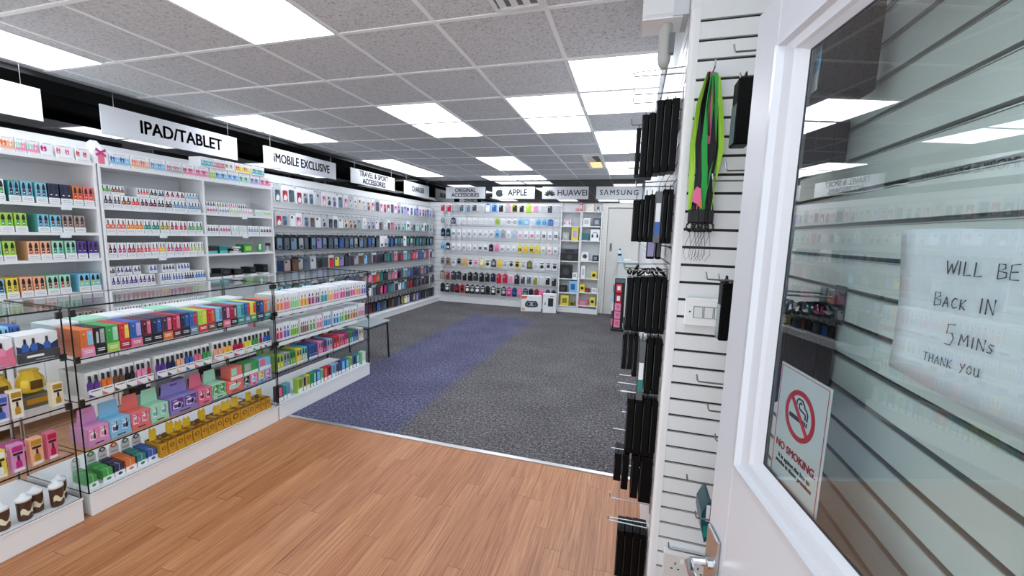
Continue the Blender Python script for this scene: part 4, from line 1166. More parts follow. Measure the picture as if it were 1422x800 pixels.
BROWS = [
 (2.10, .17, .098, 'case', ['white:crimson', 'white:crimson', 'silver:grey', 'white:slate', 'white:steel', 'white:charcoal', 'white:silver', 'blue:white', 'sky:blue', 'white:black', 'pink:grey', 'yellow:black', 'white:black', 'yellow:lime', 'white:pink', 'white:silver', 'white:charcoal', 'white:silver']),
 (1.81, .13, .082, 'cable', ['grey:slate', 'silver:grey', 'navy:silver', 'white:silver', 'white:grey', 'white:silver', 'white:grey', 'white:silver', 'white:grey', 'white:silver', 'lime:olive', 'white:silver', 'white:charcoal', 'white:black', 'sky:steel', 'sky:white', 'white:sky', 'sky:blue', 'sky:blue', 'blue:sky', 'white:sky']),
 (1.58, .17, .082, 'plug', ['black:blue', 'black:teal', 'white:steel', 'white:grey', 'white:silver', 'white:grey', 'white:silver', 'white:grey', 'white:silver', 'white:grey', 'sky:blue', 'grey:steel', 'white:silver', 'silver:sky', 'white:pink', 'white:grey', 'white:rose', 'white:silver', 'white:black', 'white:grey', 'white:charcoal']),
 (1.28, .155, .082, 'plug', ['sky:blue', 'black:white', 'white:grey', 'white:silver', 'white:grey', 'white:silver', 'white:grey', 'white:black', 'white:charcoal', 'black:plum', 'pink:rose', 'white:grey', 'white:silver', 'white:silver', 'yellow:black', 'yellow:amber', 'yellow:black', 'yellow:amber', 'white:lime', 'white:pink', 'white:grey']),
 (.97, .17, .088, 'ear', ['grey:slate', 'taupe:brown', 'white:grey', 'grey:black', 'amber:grey', 'white:black', 'white:rose', 'yellow:white', 'white:black', 'black:grey', 'yellow:amber', 'white:grey', 'white:black', 'yellow:black', 'white:grey', 'charcoal:olive', 'white:silver', 'white:black', 'white:charcoal', 'white:black']),
 (.68, .19, .095, 'case', ['brown:taupe', 'rose:brown', 'navy:charcoal', 'black:charcoal', 'silver:black', 'charcoal:black', 'black:charcoal', 'charcoal:black', 'slate:black', 'black:navy', 'red:crimson', 'red:crimson', 'white:pink', 'charcoal:black', 'white:charcoal', 'white:slate', 'white:olive', 'white:silver', 'white:black', 'silver:black']),
 (.41, .19, .088, 'ear', ['black:charcoal', 'black:white', 'charcoal:maroon', 'black:crimson', 'red:black', 'black:white', 'black:silver', 'charcoal:white', 'black:silver', 'charcoal:black', 'black:white', 'grey:black', 'black:silver', 'magenta:pink', 'navy:blue', 'rose:pink', 'black:steel', 'navy:black', 'crimson:maroon', 'pink:rose', 'navy:slate', 'charcoal:black']),
]
hb = MB()
for r_, (zt, h_, w_, sh, items) in enumerate(BROWS):
    n = len(items)
    rr = random.Random(50+r_)
    for k, it in enumerate(items):
        c1, c2 = it.split(':')
        x = BX0+(BX1-BX0)*k/(n-1)
        hk = h_*(1+.08*math.sin(k*2.1+r_)) if r_ in (0, 4, 5) else h_
        hk = round(hk, 2)
        a, b2 = small_pack(round(w_*1.13, 3), hk, c1, c2, sh)
        o = put('accessory_pack', a, None, (x, 8.05+rr.uniform(-.012, .012), zt-hk), rr.uniform(-.08, .08))
        put('product', b2, o)
        tag(o, f'{c1} pack with {c2} product, {nth(k)} from the corner, {nth(r_)} row down the back wall', 'accessory', 'packs hanging on the back wall')
        if True:
            hb.tube([(x, YB-.002, zt+.0025), (x, 8.03, zt+.0025), (x, 8.026, zt+.02)], .002, STEEL, 4)
tag(hb.build('back_wall_hooks'), 'rows of thin steel hooks holding the small packs on the back wall', 'hooks', None, 'stuff')

# ---- two boxes on the carpet by the back wall
o = tag(MB().cbox(-.2, .2, 0, .12, 0, .31, pm('white'), .003).build('headset_box', None, (-1.83, 7.73, 0), .35), 'white box with an orange corner and dark handheld picture on the carpet', 'box')
b = MB()
pts = [(-.12, .1), (-.06, .085), (.06, .085), (.12, .1), (.13, .15), (.09, .21), (-.09, .21), (-.13, .15)]
b.prism(pts, -.003, .001, mat('#2b2d31', .4))
b.prism([(-.09, .125), (-.03, .11), (.03, .11), (.09, .125), (.09, .16), (.06, .19), (-.06, .19), (-.09, .16)], -.0045, -.002, pm('grey'))
for s in (-.055, .055):
    b.prism([(s+.028*math.cos(2*PI*q/14), .15+.028*math.sin(2*PI*q/14)) for q in range(14)], -.006, -.004, CAP)
b.build('printed_picture', o)
MB().prism([(-.2, .31), (-.2, .25), (-.1, .26), (-.085, .31)][::1], -.002, .001, pm('orange')).build('orange_label', o)
MB().box(-.19, -.13, -.002, .001, .02, .075, pm('peach')).build('info_label', o)
o = tag(MB().cbox(-.13, .13, 0, .14, 0, .37, pm('white'), .003).build('speaker_box', None, (-1.47, 7.72, 0), .2), 'tall white box with a dark speaker picture beside the white orange box', 'box')
MB().cbox(-.03, .07, -.003, .001, .13, .29, mat('#232529', .4), .001).build('printed_picture', o)
MB().box(-.1, -.07, -.002, .001, .15, .21, pm('grey')).build('cable_print', o)
MB().box(.0, .08, -.002, .001, .32, .335, pm('olive')).build('title_print', o)

# ---- bookcases on the back wall
BZ = [[1.925, 1.681, 1.407, 1.011, .67, .395, .13], [1.93, 1.689, 1.418, 1.028, .692, .42, .16]]
BXX = [(-1.36, -.972), (-.968, -.58)]
for c_, (x0, x1) in enumerate(BXX):
    o = empty('bookcase', ((x0+x1)/2, 7.95, 0))
    hw = (x1-x0)/2
    for s in (-1, 1):
        MB().box(min(s*hw, s*hw-s*.018), max(s*hw, s*hw-s*.018), 0, .208, 0, 1.945, WHITE).build('side_panel', o)
    MB().box(-hw+.018, hw-.018, .2, .208, 0, 1.93, mat('#dfe3e3', .5)).build('back_panel', o)
    MB().box(-hw, hw, -.002, .208, 1.945, 1.965, WHITE).build('top_panel', o)
    MB().box(-hw+.018, hw-.018, .006, .2, 0, .1, WHITE).build('kick_board', o)
    for z in BZ[c_][1:]:
        MB().box(-hw+.018, hw-.018, .004, .2, z-.02, z, WHITE).build('shelf', o)
    tag(o, ('narrow white bookcase against the packs on the back wall', 'narrow white bookcase next to the back door')[c_], 'bookcase', 'white bookcases')
def goods(c_, s_, x, w_, d_, h_, c1, c2, label, pic=None, cat='box'):
    z = BZ[c_][s_]
    o = tag(MB().cbox(-w_/2, w_/2, 0, d_, 0, h_, pm(c1), .003).build('gadget_box', None, (x, 7.965, z+.0002), 0), label, cat)
    b = MB()
    if pic == 'round':
        rd = .3*min(w_, h_)
        b.prism([(rd*math.cos(2*PI*q/14), h_*.5+rd*math.sin(2*PI*q/14)) for q in range(14)], -.002, .001, pm(c2))
    elif pic == 'phones':
        for q in range(10):
            t0, t1 = PI*q/10, PI*(q+1)/10
            b.prism([(.04*math.cos(t0), h_*.5+.045*math.sin(t0)), (.05*math.cos(t0), h_*.5+.056*math.sin(t0)), (.05*math.cos(t1), h_*.5+.056*math.sin(t1)), (.04*math.cos(t1), h_*.5+.045*math.sin(t1))], -.002, .001, pm(c2))
        for s in (-1, 1):
            b.box(s*.046-.016, s*.046+.016, -.004, .001, h_*.28, h_*.52, pm(c2))
    else:
        b.box(-w_*.28, w_*.28, -.002, .001, h_*.25, h_*.75, pm(c2))
    b.build('printed_picture', o)
    return o
goods(0, 1, -1.24, .14, .1, .12, 'white', 'rose', 'white box with rose print, upper shelf of the first bookcase', 'phones')
goods(0, 2, -1.255, .13, .1, .15, 'grey', 'silver', 'grey pack, second shelf of the first bookcase')
goods(0, 2, -1.08, .13, .1, .25, 'yellow', 'lilac', 'tall yellow box with a phone picture, second shelf of the first bookcase')
goods(0, 3, -1.165, .34, .12, .15, 'black', 'charcoal', 'wide low black box, third shelf of the first bookcase', 'round')
o = goods(0, 3, -1.165, .32, .12, .08, 'charcoal', 'black', 'dark speaker lying on the wide black box in the first bookcase')
o.location.z += .1505
goods(0, 4, -1.22, .22, .12, .26, 'black', 'charcoal', 'large black cube box, fourth shelf of the first bookcase', 'round')
goods(0, 4, -1.045, .09, .1, .12, 'white', 'grey', 'small white box, fourth shelf of the first bookcase')
goods(0, 5, -1.265, .14, .1, .13, 'black', 'charcoal', 'black box, fifth shelf of the first bookcase')
goods(0, 5, -1.07, .15, .1, .23, 'sky', 'blue', 'sky blue box, fifth shelf of the first bookcase')
goods(0, 6, -1.22, .16, .1, .2, 'yellow', 'olive', 'yellow box, lowest shelf of the first bookcase')
goods(0, 6, -1.07, .09, .1, .09, 'olive', 'black', 'dark olive box, lowest shelf of the first bookcase')
goods(1, 1, -.87, .14, .1, .15, 'white', 'silver', 'white box, upper shelf of the bookcase by the door')
goods(1, 1, -.68, .13, .1, .15, 'slate', 'grey', 'grey pack, upper shelf of the bookcase by the door')
goods(1, 2, -.88, .13, .1, .13, 'teal', 'slate', 'teal box, second shelf of the bookcase by the door')
goods(1, 2, -.70, .17, .1, .21, 'white', 'black', 'white headphone box, second shelf of the bookcase by the door', 'phones')
goods(1, 3, -.87, .14, .1, .17, 'white', 'charcoal', 'white box, third shelf of the bookcase by the door', 'round')
goods(1, 3, -.67, .11, .1, .11, 'black', 'steel', 'small black box, third shelf of the bookcase by the door')
goods(1, 4, -.89, .08, .1, .24, 'white', 'silver', 'slim white box, fourth shelf of the bookcase by the door')
goods(1, 4, -.68, .11, .1, .13, 'yellow', 'black', 'yellow box with a black dot, fourth shelf of the bookcase by the door', 'round')
goods(1, 5, -.89, .1, .1, .15, 'yellow', 'black', 'yellow box with a black dot, fifth shelf of the bookcase by the door', 'round')
goods(1, 5, -.79, .09, .1, .07, 'maroon', 'red', 'low dark red box, fifth shelf of the bookcase by the door')
goods(1, 5, -.66, .1, .1, .09, 'white', 'silver', 'low white box, fifth shelf of the bookcase by the door')
goods(1, 6, -.86, .17, .1, .1, 'rose', 'grey', 'dull rose pack, lowest shelf of the bookcase by the door')
goods(1, 6, -.68, .1, .1, .17, 'yellow', 'black', 'yellow box with a black dot, lowest shelf of the bookcase by the door', 'round')
for k, (x, w_, h_, c, nm) in enumerate([(-1.06, .05, .05, 'red', 'small red box'), (-.99, .04, .16, 'rose', 'slim red and white box'), (-.82, .15, .14, 'cream', 'cream box'), (-.67, .05, .12, 'silver', 'silver pack')]):
    o = tag(MB().cbox(-w_/2, w_/2, 0, .09, 0, h_, pm(c), .003).build('gadget_box', None, (x, 7.97, 1.9652), 0), nm+f' standing on top of the bookcases, {nth(k)} from the packs', 'box')
    MB().box(-w_*.3, w_*.3, -.002, .001, h_*.3, h_*.7, pm('white' if c != 'silver' else 'black')).build('front_label', o)

# ---- ledge by the back door with a water bottle and oddments
o = empty('wall_ledge', (-.07, 8.02, 0))
MB().cbox(-.19, .19, -.12, .12, 1.03, 1.055, WHITE, .004).build('ledge_top', o)
MB().box(-.17, .17, -.09, .11, .0, 1.03, mat('#d3dbd6', .5)).build('ledge_body', o)
tag(o, 'white counter ledge standing before the back door', 'ledge')
o = tag(MB().lathe([(.03, 0), (.033, .004), (.033, .06), (.03, .07), (.033, .08), (.033, .15), (.014, .195), (.014, .205)], mat('#cfe3ee', .1, spec=.8), 14).build('water_bottle', None, (-.225, 7.97, 1.0552), 0, True), 'clear water bottle with a dark label on the ledge by the back door', 'bottle')
MB().lathe([(.016, .204), (.016, .225), (.013, .228)], pm('blue'), 12).build('cap', o)
MB().lathe([(.0338, .1), (.0338, .135)], pm('navy'), 14).build('label_band', o)
o = tag(MB().cbox(-.03, .03, 0, .05, 0, .05, pm('sky'), .004).build('tissue_pack', None, (-.19, 7.915, 1.0552)), 'pale blue pack in front of the water bottle on the ledge', 'pack')
MB().box(-.02, .02, -.001, .001, .015, .035, pm('white')).build('front_label', o)
o = tag(MB().cbox(-.06, .06, 0, .08, 0, .04, pm('white'), .008).build('white_case', None, (-.08, 7.93, 1.0552)), 'white rounded case on the ledge near the black packs', 'case')
MB().box(-.05, .05, -.001, .001, .02, .023, pm('grey')).build('seam', o)

# ---- sticker stand by the right wall
o = empty('card_stand', (-.16, 6.72, 0))
MB().cbox(-.1, .1, -.08, .08, 0, .04, BLACK, .006).build('base', o)
MB().cbox(-.075, .085, -.055, .07, .04, .84, DULLBLACK, .004).build('column', o)
for k, (z0, z1, c) in enumerate([(.62, .76, 'red'), (.45, .60, 'crimson'), (.33, .45, 'pink'), (.2, .32, 'pink'), (.06, .19, 'pink')]):
    cdd = MB().box(-.055, .04, -.064, -.055, z0, z1, pm(c)).build('card_pocket', o)
    MB().box(-.03, .02, -.0655, -.0635, z0+.04, z1-.03, pm('white' if k < 2 else 'rose')).build('printed_picture', cdd)
for k, (z0, z1, c) in enumerate([(.62, .74, 'steel'), (.48, .6, 'sky'), (.33, .46, 'white'), (.2, .31, 'plum'), (.08, .18, 'rose')]):
    MB().box(-.1, -.075, -.05, .03, z0, z1, pm(c)).build('side_card', o)
MB().box(-.07, .08, -.062, .06, .78, .84, pm('slate')).build('header', o)
tag(o, 'narrow black stand of red and pink cards beside the slatted right wall', 'stand')

# ---- grey bench behind the far counter
o = empty('bench', (-2.95, 3.93, 0))
BG = mat('#8b979b', .35)
MB().cbox(-.3, .27, -.2, .22, .425, .45, BG, .006).build('seat', o)
for sx in (-.27, .25):
    for sy in (-.17, .19):
        MB().tube([(sx, sy, .43), (sx+(.012 if sx > 0 else -.012), sy+(.012 if sy > 0 else -.012), 0)], .011, DULLBLACK, 8).build('leg', o)
MB().box(-.28, .25, -.18, .2, .405, .4255, mat('#3a4044', .5)).build('apron', o)
tag(o, 'grey topped bench with thin black legs behind the far counter', 'bench')
# ================================================================== RIGHT WALL
PK = mat('#030303', .45, spec=.12)
PK2 = mat('#050505', .5, spec=.12)
SEAM = mat('#3a3d40', .3)
def rhook(x_tip, y, z, label, L=None, up=.022, double=False):
    # hook on the slatted right wall, pointing away from it
    b = MB()
    b.box(XR-.004, XR, y-.012, y+.012, z-.028, z+.012, STEEL)
    b.tube([(XR-.003, y, z), (x_tip, y, z), (x_tip-.003, y, z+.005), (x_tip-.004, y, z+up)], .0022, STEEL)
    if double:
        b.tube([(XR-.003, y, z+.02), (x_tip+.004, y, z+.013), (x_tip-.003, y, z+.008)], .0018, STEEL)
    return tag(b.build('display_hook'), label, 'hook', 'hooks on the slatted right wall')
def fhook(x, z, L, label, down=False, plate=True):
    # hook on the slatted return, pointing at the entrance
    b = MB()
    b.box(x-.012, x+.012, YS-.004, YS, z-.03, z+.008, STEEL)
    b.tube([(x, YS-.003, z), (x, YS-L, z), (x, YS-L-.004, z+.004), (x, YS-L-.006, z+.022)], .0024, STEEL)
    return tag(b.build('display_hook'), label, 'hook', 'hooks on the slatted return wall')
def slab(x0, x1, y0, y1, z0, z1, label, mt=None, strip=None, tab=True):
    o = tag(MB().cbox(x0, x1, y0, y1, z0, z1, mt or PK, .002).build('black_case_pack'), label, 'phone case', 'black packs on the slatted right wall')
    b = MB().box(x0+.003, x1-.003, y0-.0012, y0+.001, z0+.012, z1-.03, mt or PK2)
    b.box(x0+.002, x0+.0035, y0-.002, y0-.0005, z0+.02, z1-.02, SEAM)
    if strip:
        zc = z0+(z1-z0)*.16
        b.box(x0+.004, x1-.004, y0-.0022, y0-.0008, zc, zc+.045, pm(strip))
        b.box(x0+.004, x1-.004, y0-.0022, y0-.0008, zc+.045, zc+.11, pm('white'))
    b.build('printed_edge', o)
    if tab:
        ym = (y0+y1)/2
        MB().prism([(ym-.022, z1-.001), (ym+.022, z1-.001), (ym+.01, z1+.02), (ym-.01, z1+.02)], (x0+x1)/2-.001, (x0+x1)/2+.001, PK2, axis='x').build('hang_tab', o)
    return o
GR = [('top', 1.56, [(-.013, .0035, 1.700, 1.86), (.004, .0265, 1.692, 1.905), (.027, .0485, 1.692, 1.91), (.049, .0725, 1.705, 1.95), (.073, .0975, 1.708, 1.952), (.098, .124, 1.712, 1.955)]),
      ('second', 1.56, [(-.008, .0145, 1.464, 1.612), (.015, .0295, 1.463, 1.615), (.03, .0465, 1.464, 1.63), (.047, .0645, 1.464, 1.632), (.091, .1075, 1.46, 1.65), (.108, .126, 1.46, 1.65)]),
      ('third', 1.56, [(-.012, .0115, 1.135, 1.332), (.012, .0355, 1.132, 1.335), (.036, .0595, 1.132, 1.337), (.06, .0835, 1.13, 1.338), (.084, .1075, 1.13, 1.34), (.108, .1275, 1.13, 1.34)]),
      ('fourth', 1.56, [(-.014, .004, .985, 1.118), (.006, .024, .985, 1.118), (.026, .044, .96, 1.118), (.074, .098, .90, 1.112), (.1, .126, .902, 1.11)]),
      ('fifth', 1.56, [(.018, .0455, .655, .872), (.046, .0755, .652, .874), (.076, .1055, .65, .876), (.106, .1285, .65, .876)]),
      ('sixth', 1.56, [(-.016, .012, .532, .645), (.014, .04, .50, .645), (.05, .078, .47, .645), (.082, .126, .462, .648)]),
      ('lowest', 1.56, [(.013, .0415, .125, .325), (.042, .0715, .122, .328), (.072, .0995, .12, .33), (.1, .1245, .12, .33)])]
for nm, y0, lst in GR:
    for k, (x0, x1, z0, z1) in enumerate(lst):
        slab(x0, x1, y0+.002*(k % 3), y0+.095, z0, z1, f'black case pack, {nth(len(lst)-1-k)} from the wall in the {nm} bunch on the right slatted wall', PK if k % 2 else PK2)
slab(.066, .09, 1.556, 1.65, 1.462, 1.642, 'black pack with a grey strip and blue block, second bunch on the right slatted wall', mat('#5d6064', .4), 'blue')
slab(.047, .071, 1.556, 1.65, .872, 1.1, 'black pack with a white strip and teal block, fourth bunch on the right slatted wall', mat('#55585b', .4), 'teal')
for k, (xt, y, z, dbl) in enumerate([(-.03, 1.50, 2.01, True), (-.026, 1.54, 1.965, False), (-.028, 1.60, 1.955, False), (-.03, 1.64, 1.89, False), (-.034, 1.7, 1.80, False), (-.036, 1.72, 1.75, False),
                                    (.0, 1.59, 1.662, True), (-.02, 1.57, 1.36, False), (-.024, 1.62, 1.365, True), (-.014, 1.6, 1.13, False), (-.018, 1.58, .955, False), (-.022, 1.59, .92, False), (-.018, 1.6, .885, False), (-.01, 1.58, .89, False),
                                    (.0, 1.6, .80, False), (-.028, 1.58, .735, False), (-.028, 1.62, .715, False), (-.03, 1.57, .66, False), (-.01, 1.585, .59, False), (-.02, 1.57, .452, False), (-.022, 1.59, .34, True)]):
    rhook(xt, y, z, f'steel hook on the right slatted wall, {nth(k)} counting down from the ceiling', double=dbl)
# tangle of headers and price arms above the third bunch
for k in range(6):
    b = MB()
    x = -.005+.022*k
    pts = [(x+(.006+.004*(k % 3))*math.cos(t), 1.60+.02*math.sin(t*1.3+k), 1.352+.006*(k % 2)+(.008+.004*((k*2) % 3))*math.sin(t+k)) for t in [q*2*PI/9 for q in range(9)]]
    b.tube(pts, .004, PK, 5)
    tag(b.build('cable_coil'), 'black coiled cable end hanging above the third bunch of black packs', 'cable', 'coiled cables above the third bunch')
for k, (x0, x1, c) in enumerate([(.055, .085, 'lilac'), (.09, .11, 'charcoal')]):
    o = tag(MB().cbox(x0, x1, 1.75, 1.84, 1.395, 1.48, PK, .002).build('accessory_pack'), f'{c} fronted pack hanging behind the second bunch, {nth(k)} from the room', 'accessory')
    MB().box(x0+.003, x1-.003, 1.7488, 1.7505, 1.405, 1.47, pm(c)).build('product', o)

# slatted return: lanyards, packs, hooks, switch and socket
fhook(.20, 1.985, .07, 'hook at the top of the slatted return holding the lanyards')
LAN = [('lime', 'black', .172, .004, 0), ('black', 'magenta', .186, -.006, 1), ('green', 'black', .203, -.009, 2), ('maroon', 'black', .214, .002, 3), ('black', 'lime', .228, -.004, 4), ('black', 'amber', .196, -.002, 5)]
LC = {'lime': '#9fd43a', 'green': '#2fa84c', 'black': '#16161a', 'magenta': '#e0588f', 'maroon': '#4a2430', 'amber': '#d99a2b'}
for k, (c, c2, x, dy, q) in enumerate(LAN):
    o = empty('lanyard', (x, YS-.045+dy, 1.55))
    top = (.2-x)*.7
    ztop = .435-.004*k
    b1 = [(top-.004, 0, ztop), (top*.4-.012, -.004, .34), (-.012, -.004, .22), (-.008+.006*math.sin(k), -.004, .12), (-.002, 0, .02)]
    b2 = [(top+.004, 0, ztop), (top*.5+.012, .004, .33), (.014, .004, .21), (.010-.005*math.sin(k*2), .004, .11), (.002, 0, .02)]
    tw = [(math.cos(a), math.sin(a), 0) for a in (1.2, .5+.3*k, .15, -.2+.2*k, .1)]
    MB().ribbon(b1, tw, .017, .0015, mat(LC[c], .55)).build('strap', o)
    MB().ribbon(b2, tw[::-1], .017, .0015, mat(LC[c2] if k != 2 else LC[c], .55)).build('strap', o)
    MB().cbox(-.009, .009, -.006, .006, -.02, .022, BLACK, .003).build('buckle', o)
    cl = MB()
    pts = [(.011*math.cos(t), 0, -.033+.014*math.sin(t)) for t in [j*2*PI/12 for j in range(13)]]
    cl.tube(pts, .0032, BLACK, 6)
    cl.build('clip_ring', o)
    MB().tube([(0, 0, -.046), (.002, 0, -.056), (-.009, -.003, -.085), (-.013, -.002, -.115-.004*k), (-.006, 0, -.14), (.008, .002, -.12), (.006, .002, -.085), (0, 0, -.05)], .0007, mat('#3a3a3d', .6), 4).build('cord_loop', o)
    tag(o, f'{("lime green", "black and pink", "bright green", "dark maroon", "black and lime", "black and amber")[k]} lanyard with a black clip, in the bunch on the slatted return', 'lanyard', 'lanyards in one bunch')
o = tag(MB().prism([(-.014, .0), (.006, -.01), (.012, .012), (.008, .04), (-.004, .046), (-.012, .028)], -.004, .004, mat('#e86a9c', .5)).build('pink_strap_loop', None, (.183, YS-.062, 1.595)), 'pink loop of strap at the foot of the lanyard bunch', 'lanyard')
MB().prism([(.004, -.012), (.016, -.022), (.014, .004), (.01, .01)], -.003, .003, mat('#d9843a', .5)).build('orange_tip', o)
def nhook(x_tip, y, z, label):
    b = MB()
    b.box(XN-.005, XN-.002, y-.012, y+.012, z-.028, z+.010, STEEL)
    b.tube([(XN-.004, y, z), (x_tip, y, z), (x_tip-.003, y, z+.004), (x_tip-.006, y, z+.02)], .0026, STEEL)
    return tag(b.build('display_hook'), label, 'hook', 'hooks between the slatted return and the door')
for a_ in [(0.23, 1.28, 1.975, 'empty hook near the top, between the slatted return and the door edge'), (0.231, 1.25, 1.663, 'empty hook under the tall black pack by the lanyards, nearer the door'), (0.209, 1.3, 1.643, 'empty hook under the tall black pack by the lanyards, nearer the room'), (0.207, 1.25, 1.368, 'long hook carrying the black cases beside the light switch'), (0.248, 1.3, 1.361, 'second hook carrying the black cases beside the light switch'), (0.207, 1.25, 1.071, 'empty hook below the black cases and the switch'), (0.252, 1.3, 0.969, 'empty hook two slats under the one below the switch'), (0.28, 1.3, 0.878, 'stub of a hook at the door edge, low down'), (0.204, 1.25, 0.762, 'hook carrying the teal blister pack above the socket'), (0.231, 1.22, 0.67, 'hook in front of the teal blister pack above the socket'), (0.249, 1.27, 1.898, 'hook carrying the tall black pack by the lanyards'), (0.176, 1.3, 0.493, 'long hook crossing in front of the wall socket')]:
    nhook(*a_)
def fpack(x0, x1, y0, y1, z0, z1, label, front, side=None):
    o = tag(MB().cbox(x0, x1, y0, y1, z0, z1, PK, .003).build('black_case_pack'), label, 'phone case')
    MB().box(x0+.004, x1-.004, y0-.0015, y0+.001, z0+.006, z1-.02, front).build('printed_edge', o)
    if side:
        MB().box(x0-.0012, x0+.001, y0+.004, y1-.004, z0+.004, z0+(z1-z0)*.62, side).build('clear_window', o)
    ym = (y0+y1)/2
    MB().prism([(ym-.022, z1-.001), (ym+.022, z1-.001), (ym+.01, z1+.02), (ym-.01, z1+.02)], (x0+x1)/2-.001, (x0+x1)/2+.001, PK2, axis='x').build('hang_tab', o)
    return o
fpack(0.239, 0.28, 1.25, 1.31, 1.731, 1.901, 'tall black pack with a clear window beside the lanyards', PK2, mat('#6f8288', .2))
fpack(0.247, 0.273, 1.25, 1.30, 1.196, 1.359, 'black case with a clear window beside the light switch, nearer the switch', PK2, mat('#7f8f94', .2))
fpack(0.274, 0.297, 1.25, 1.30, 1.196+.002, 1.359, 'black case beside the light switch, nearer the door', PK2)
o = tag(MB().prism([(0.248, 0.707-.04), (0.248+.016, 0.707), (0.248+.024, 0.707), (0.248+.024, 0.586), (0.248+.014, 0.586-.012), (0.248, 0.586+.05)][::-1], 1.25, 1.35, mat('#1f4c55', .3)).build('blister_pack'), 'teal and white blister pack hanging above the socket', 'pack')
MB().box(0.248+.012, 0.248+.022, 1.2485, 1.2505, 0.586+.06, 0.707-.01, pm('white')).build('front_card', o)
MB().box(0.248+.008, 0.248+.022, 1.2485, 1.2505, 0.586+.008, 0.586+.045, pm('teal')).build('info_label', o)
# light switch
o = empty('light_switch', (0.181+.073, YS-.001, 1.242))
MB().cbox(-.073, .073, -.028, 0, -.043, .043, WHITE, .004).build('back_box', o)
MB().cbox(-.076, .076, -.034, -.028, -.046, .046, mat('#f0f1f1', .25), .003).build('face_plate', o)
for k in range(3):
    x = -.073+.038+.031*k
    MB().box(x-.0145, x+.0145, -.0346, -.0338, -.0195, .0195, mat('#6f7475', .5)).build('rocker_frame', o)
    MB().prism([(-.034, -.017), (-.0405, -.017), (-.036, .017), (-.034, .017)], x-.0122, x+.0122, mat('#dfe2e2', .25), axis='x').build('rocker', o)
for s in (-.06, .06):
    MB().lathe([(.003, 0), (.003, .001)], CAP, 10).build('screw', o, (s, -.0335, 0)).rotation_euler = (PI/2, 0, 0)
tag(o, 'white three rocker light switch on the slatted return', 'switch')
# socket
o = empty('wall_socket', (.178+.075, YS-.003, .325))
MB().cbox(-.075, .075, -.03, 0, -.045, .045, WHITE, .004).build('back_box', o)
MB().cbox(-.078, .078, -.038, -.03, -.047, .047, mat('#d9d6d3', .3), .004).build('face_plate', o)
for s in (-1, 1):
    b = MB()
    for dx, dz, w_, h_ in ((0, .012, .004, .009), (-.011, -.008, .008, .004), (.011, -.008, .008, .004)):
        MB().box(s*.037+dx-w_/2, s*.037+dx+w_/2, -.0388, -.0375, dz-h_/2, dz+h_/2, CAP).build('pin_slot', o)
    MB().box(s*.016-.006, s*.016+.006, -.041, -.038, .018, .034, mat('#efefef', .3)).build('switch_rocker', o)
tag(o, 'white double wall socket low on the slatted return', 'socket')

# white unit and grey sensor near the ceiling
o = empty('wall_unit', (.06, 1.6, 2.36))
MB().cbox(-.078, .062, -.05, .07, -.15, .2, mat('#e3e6e8', .35), .012).build('casing', o)
MB().box(.02, .068, -.055, .072, -.15, .2, mat('#cfd4d7', .35)).build('side_rib', o)
MB().box(-.078, .05, -.048, .068, -.153, -.149, mat('#f4f5f6', .4)).build('bottom_lip', o)
tag(o, 'white boxy unit fixed near the ceiling above the end post', 'wall unit')
o = empty('alarm_sensor', (.062, 1.6, 2.142))
b = MB()
prof = [(.004, -.078), (.014, -.072), (.02, -.058), (.022, -.04), (.022, .05), (.02, .066), (.012, .074), (.004, .076)]
b.lathe(prof, mat('#b5b6b2', .45), 20)
b.build('rounded_body', o, None, 0, True)
MB().box(.012, .03, -.022, .0, -.035, .03, mat('#6b7176', .4)).build('side_module', o)
MB().tube([(.018, 0, .06), (.02, 0, .1)], .003, pm('white'), 6).build('cable', o)
tag(o, 'grey pill shaped sensor hanging under the white unit', 'sensor')
o = tag(MB().cbox(.132, .158, YS+.014, YS+.04, 2.192, 2.216, mat('#b98a5c', .6), .002).build('wood_block'), 'small raw wood block on top of the white end post', 'block')

# packs on the slatted wall behind the door glass
def nslab(x0, x1, y0, y1, z0, z1, label, mt=None, front=None):
    o = tag(MB().cbox(x0, x1, y0, y1, z0, z1, mt or PK, .003).build('black_case_pack'), label, 'phone case', 'black packs behind the door glass')
    MB().box(x0+.002, x1-.002, y0-.0012, y0+.001, z0+.006, z1-.006, mt or PK2).build('printed_edge', o)
    if front:
        f = MB().box(x0-.0012, x0+.001, y0+.004, y1-.004, z0+.006, z1-.02, pm('sky'))
        f.box(x0-.0018, x0, y0+.004, y1-.004, z0+.006, z0+.035, pm('white')).box(x0-.002, x0, y0+.02, y0+.06, z0+.06, z0+.1, pm('white'))
        f.build('front_card', o)
    return o
for k in range(4):
    nslab(0.269+.0195*k, 0.288+.0195*k, .80, .925, 1.715-.002*(k % 2), 1.905, f'flat black box in the top stack behind the door glass, {nth(3-k)} from the wall', PK if k % 2 else PK2, k == 0)
for k in range(3):
    nslab(.295+.026*k, .319+.026*k, .93, 1.0, 1.625, 1.705, f'small black pack below the top stack behind the door glass, {nth(2-k)} from the wall')
for k in range(4):
    nslab(.266+.026*k, .290+.026*k, .875, .975, 1.168, 1.335, f'black case in the large bunch behind the note, {nth(3-k)} from the wall', PK if k % 2 else PK2)
for k in range(3):
    nslab(.288+.028*k, .313+.028*k, .90, .98, .84, .985, f'black pack low behind the no smoking sign, {nth(2-k)} from the wall')
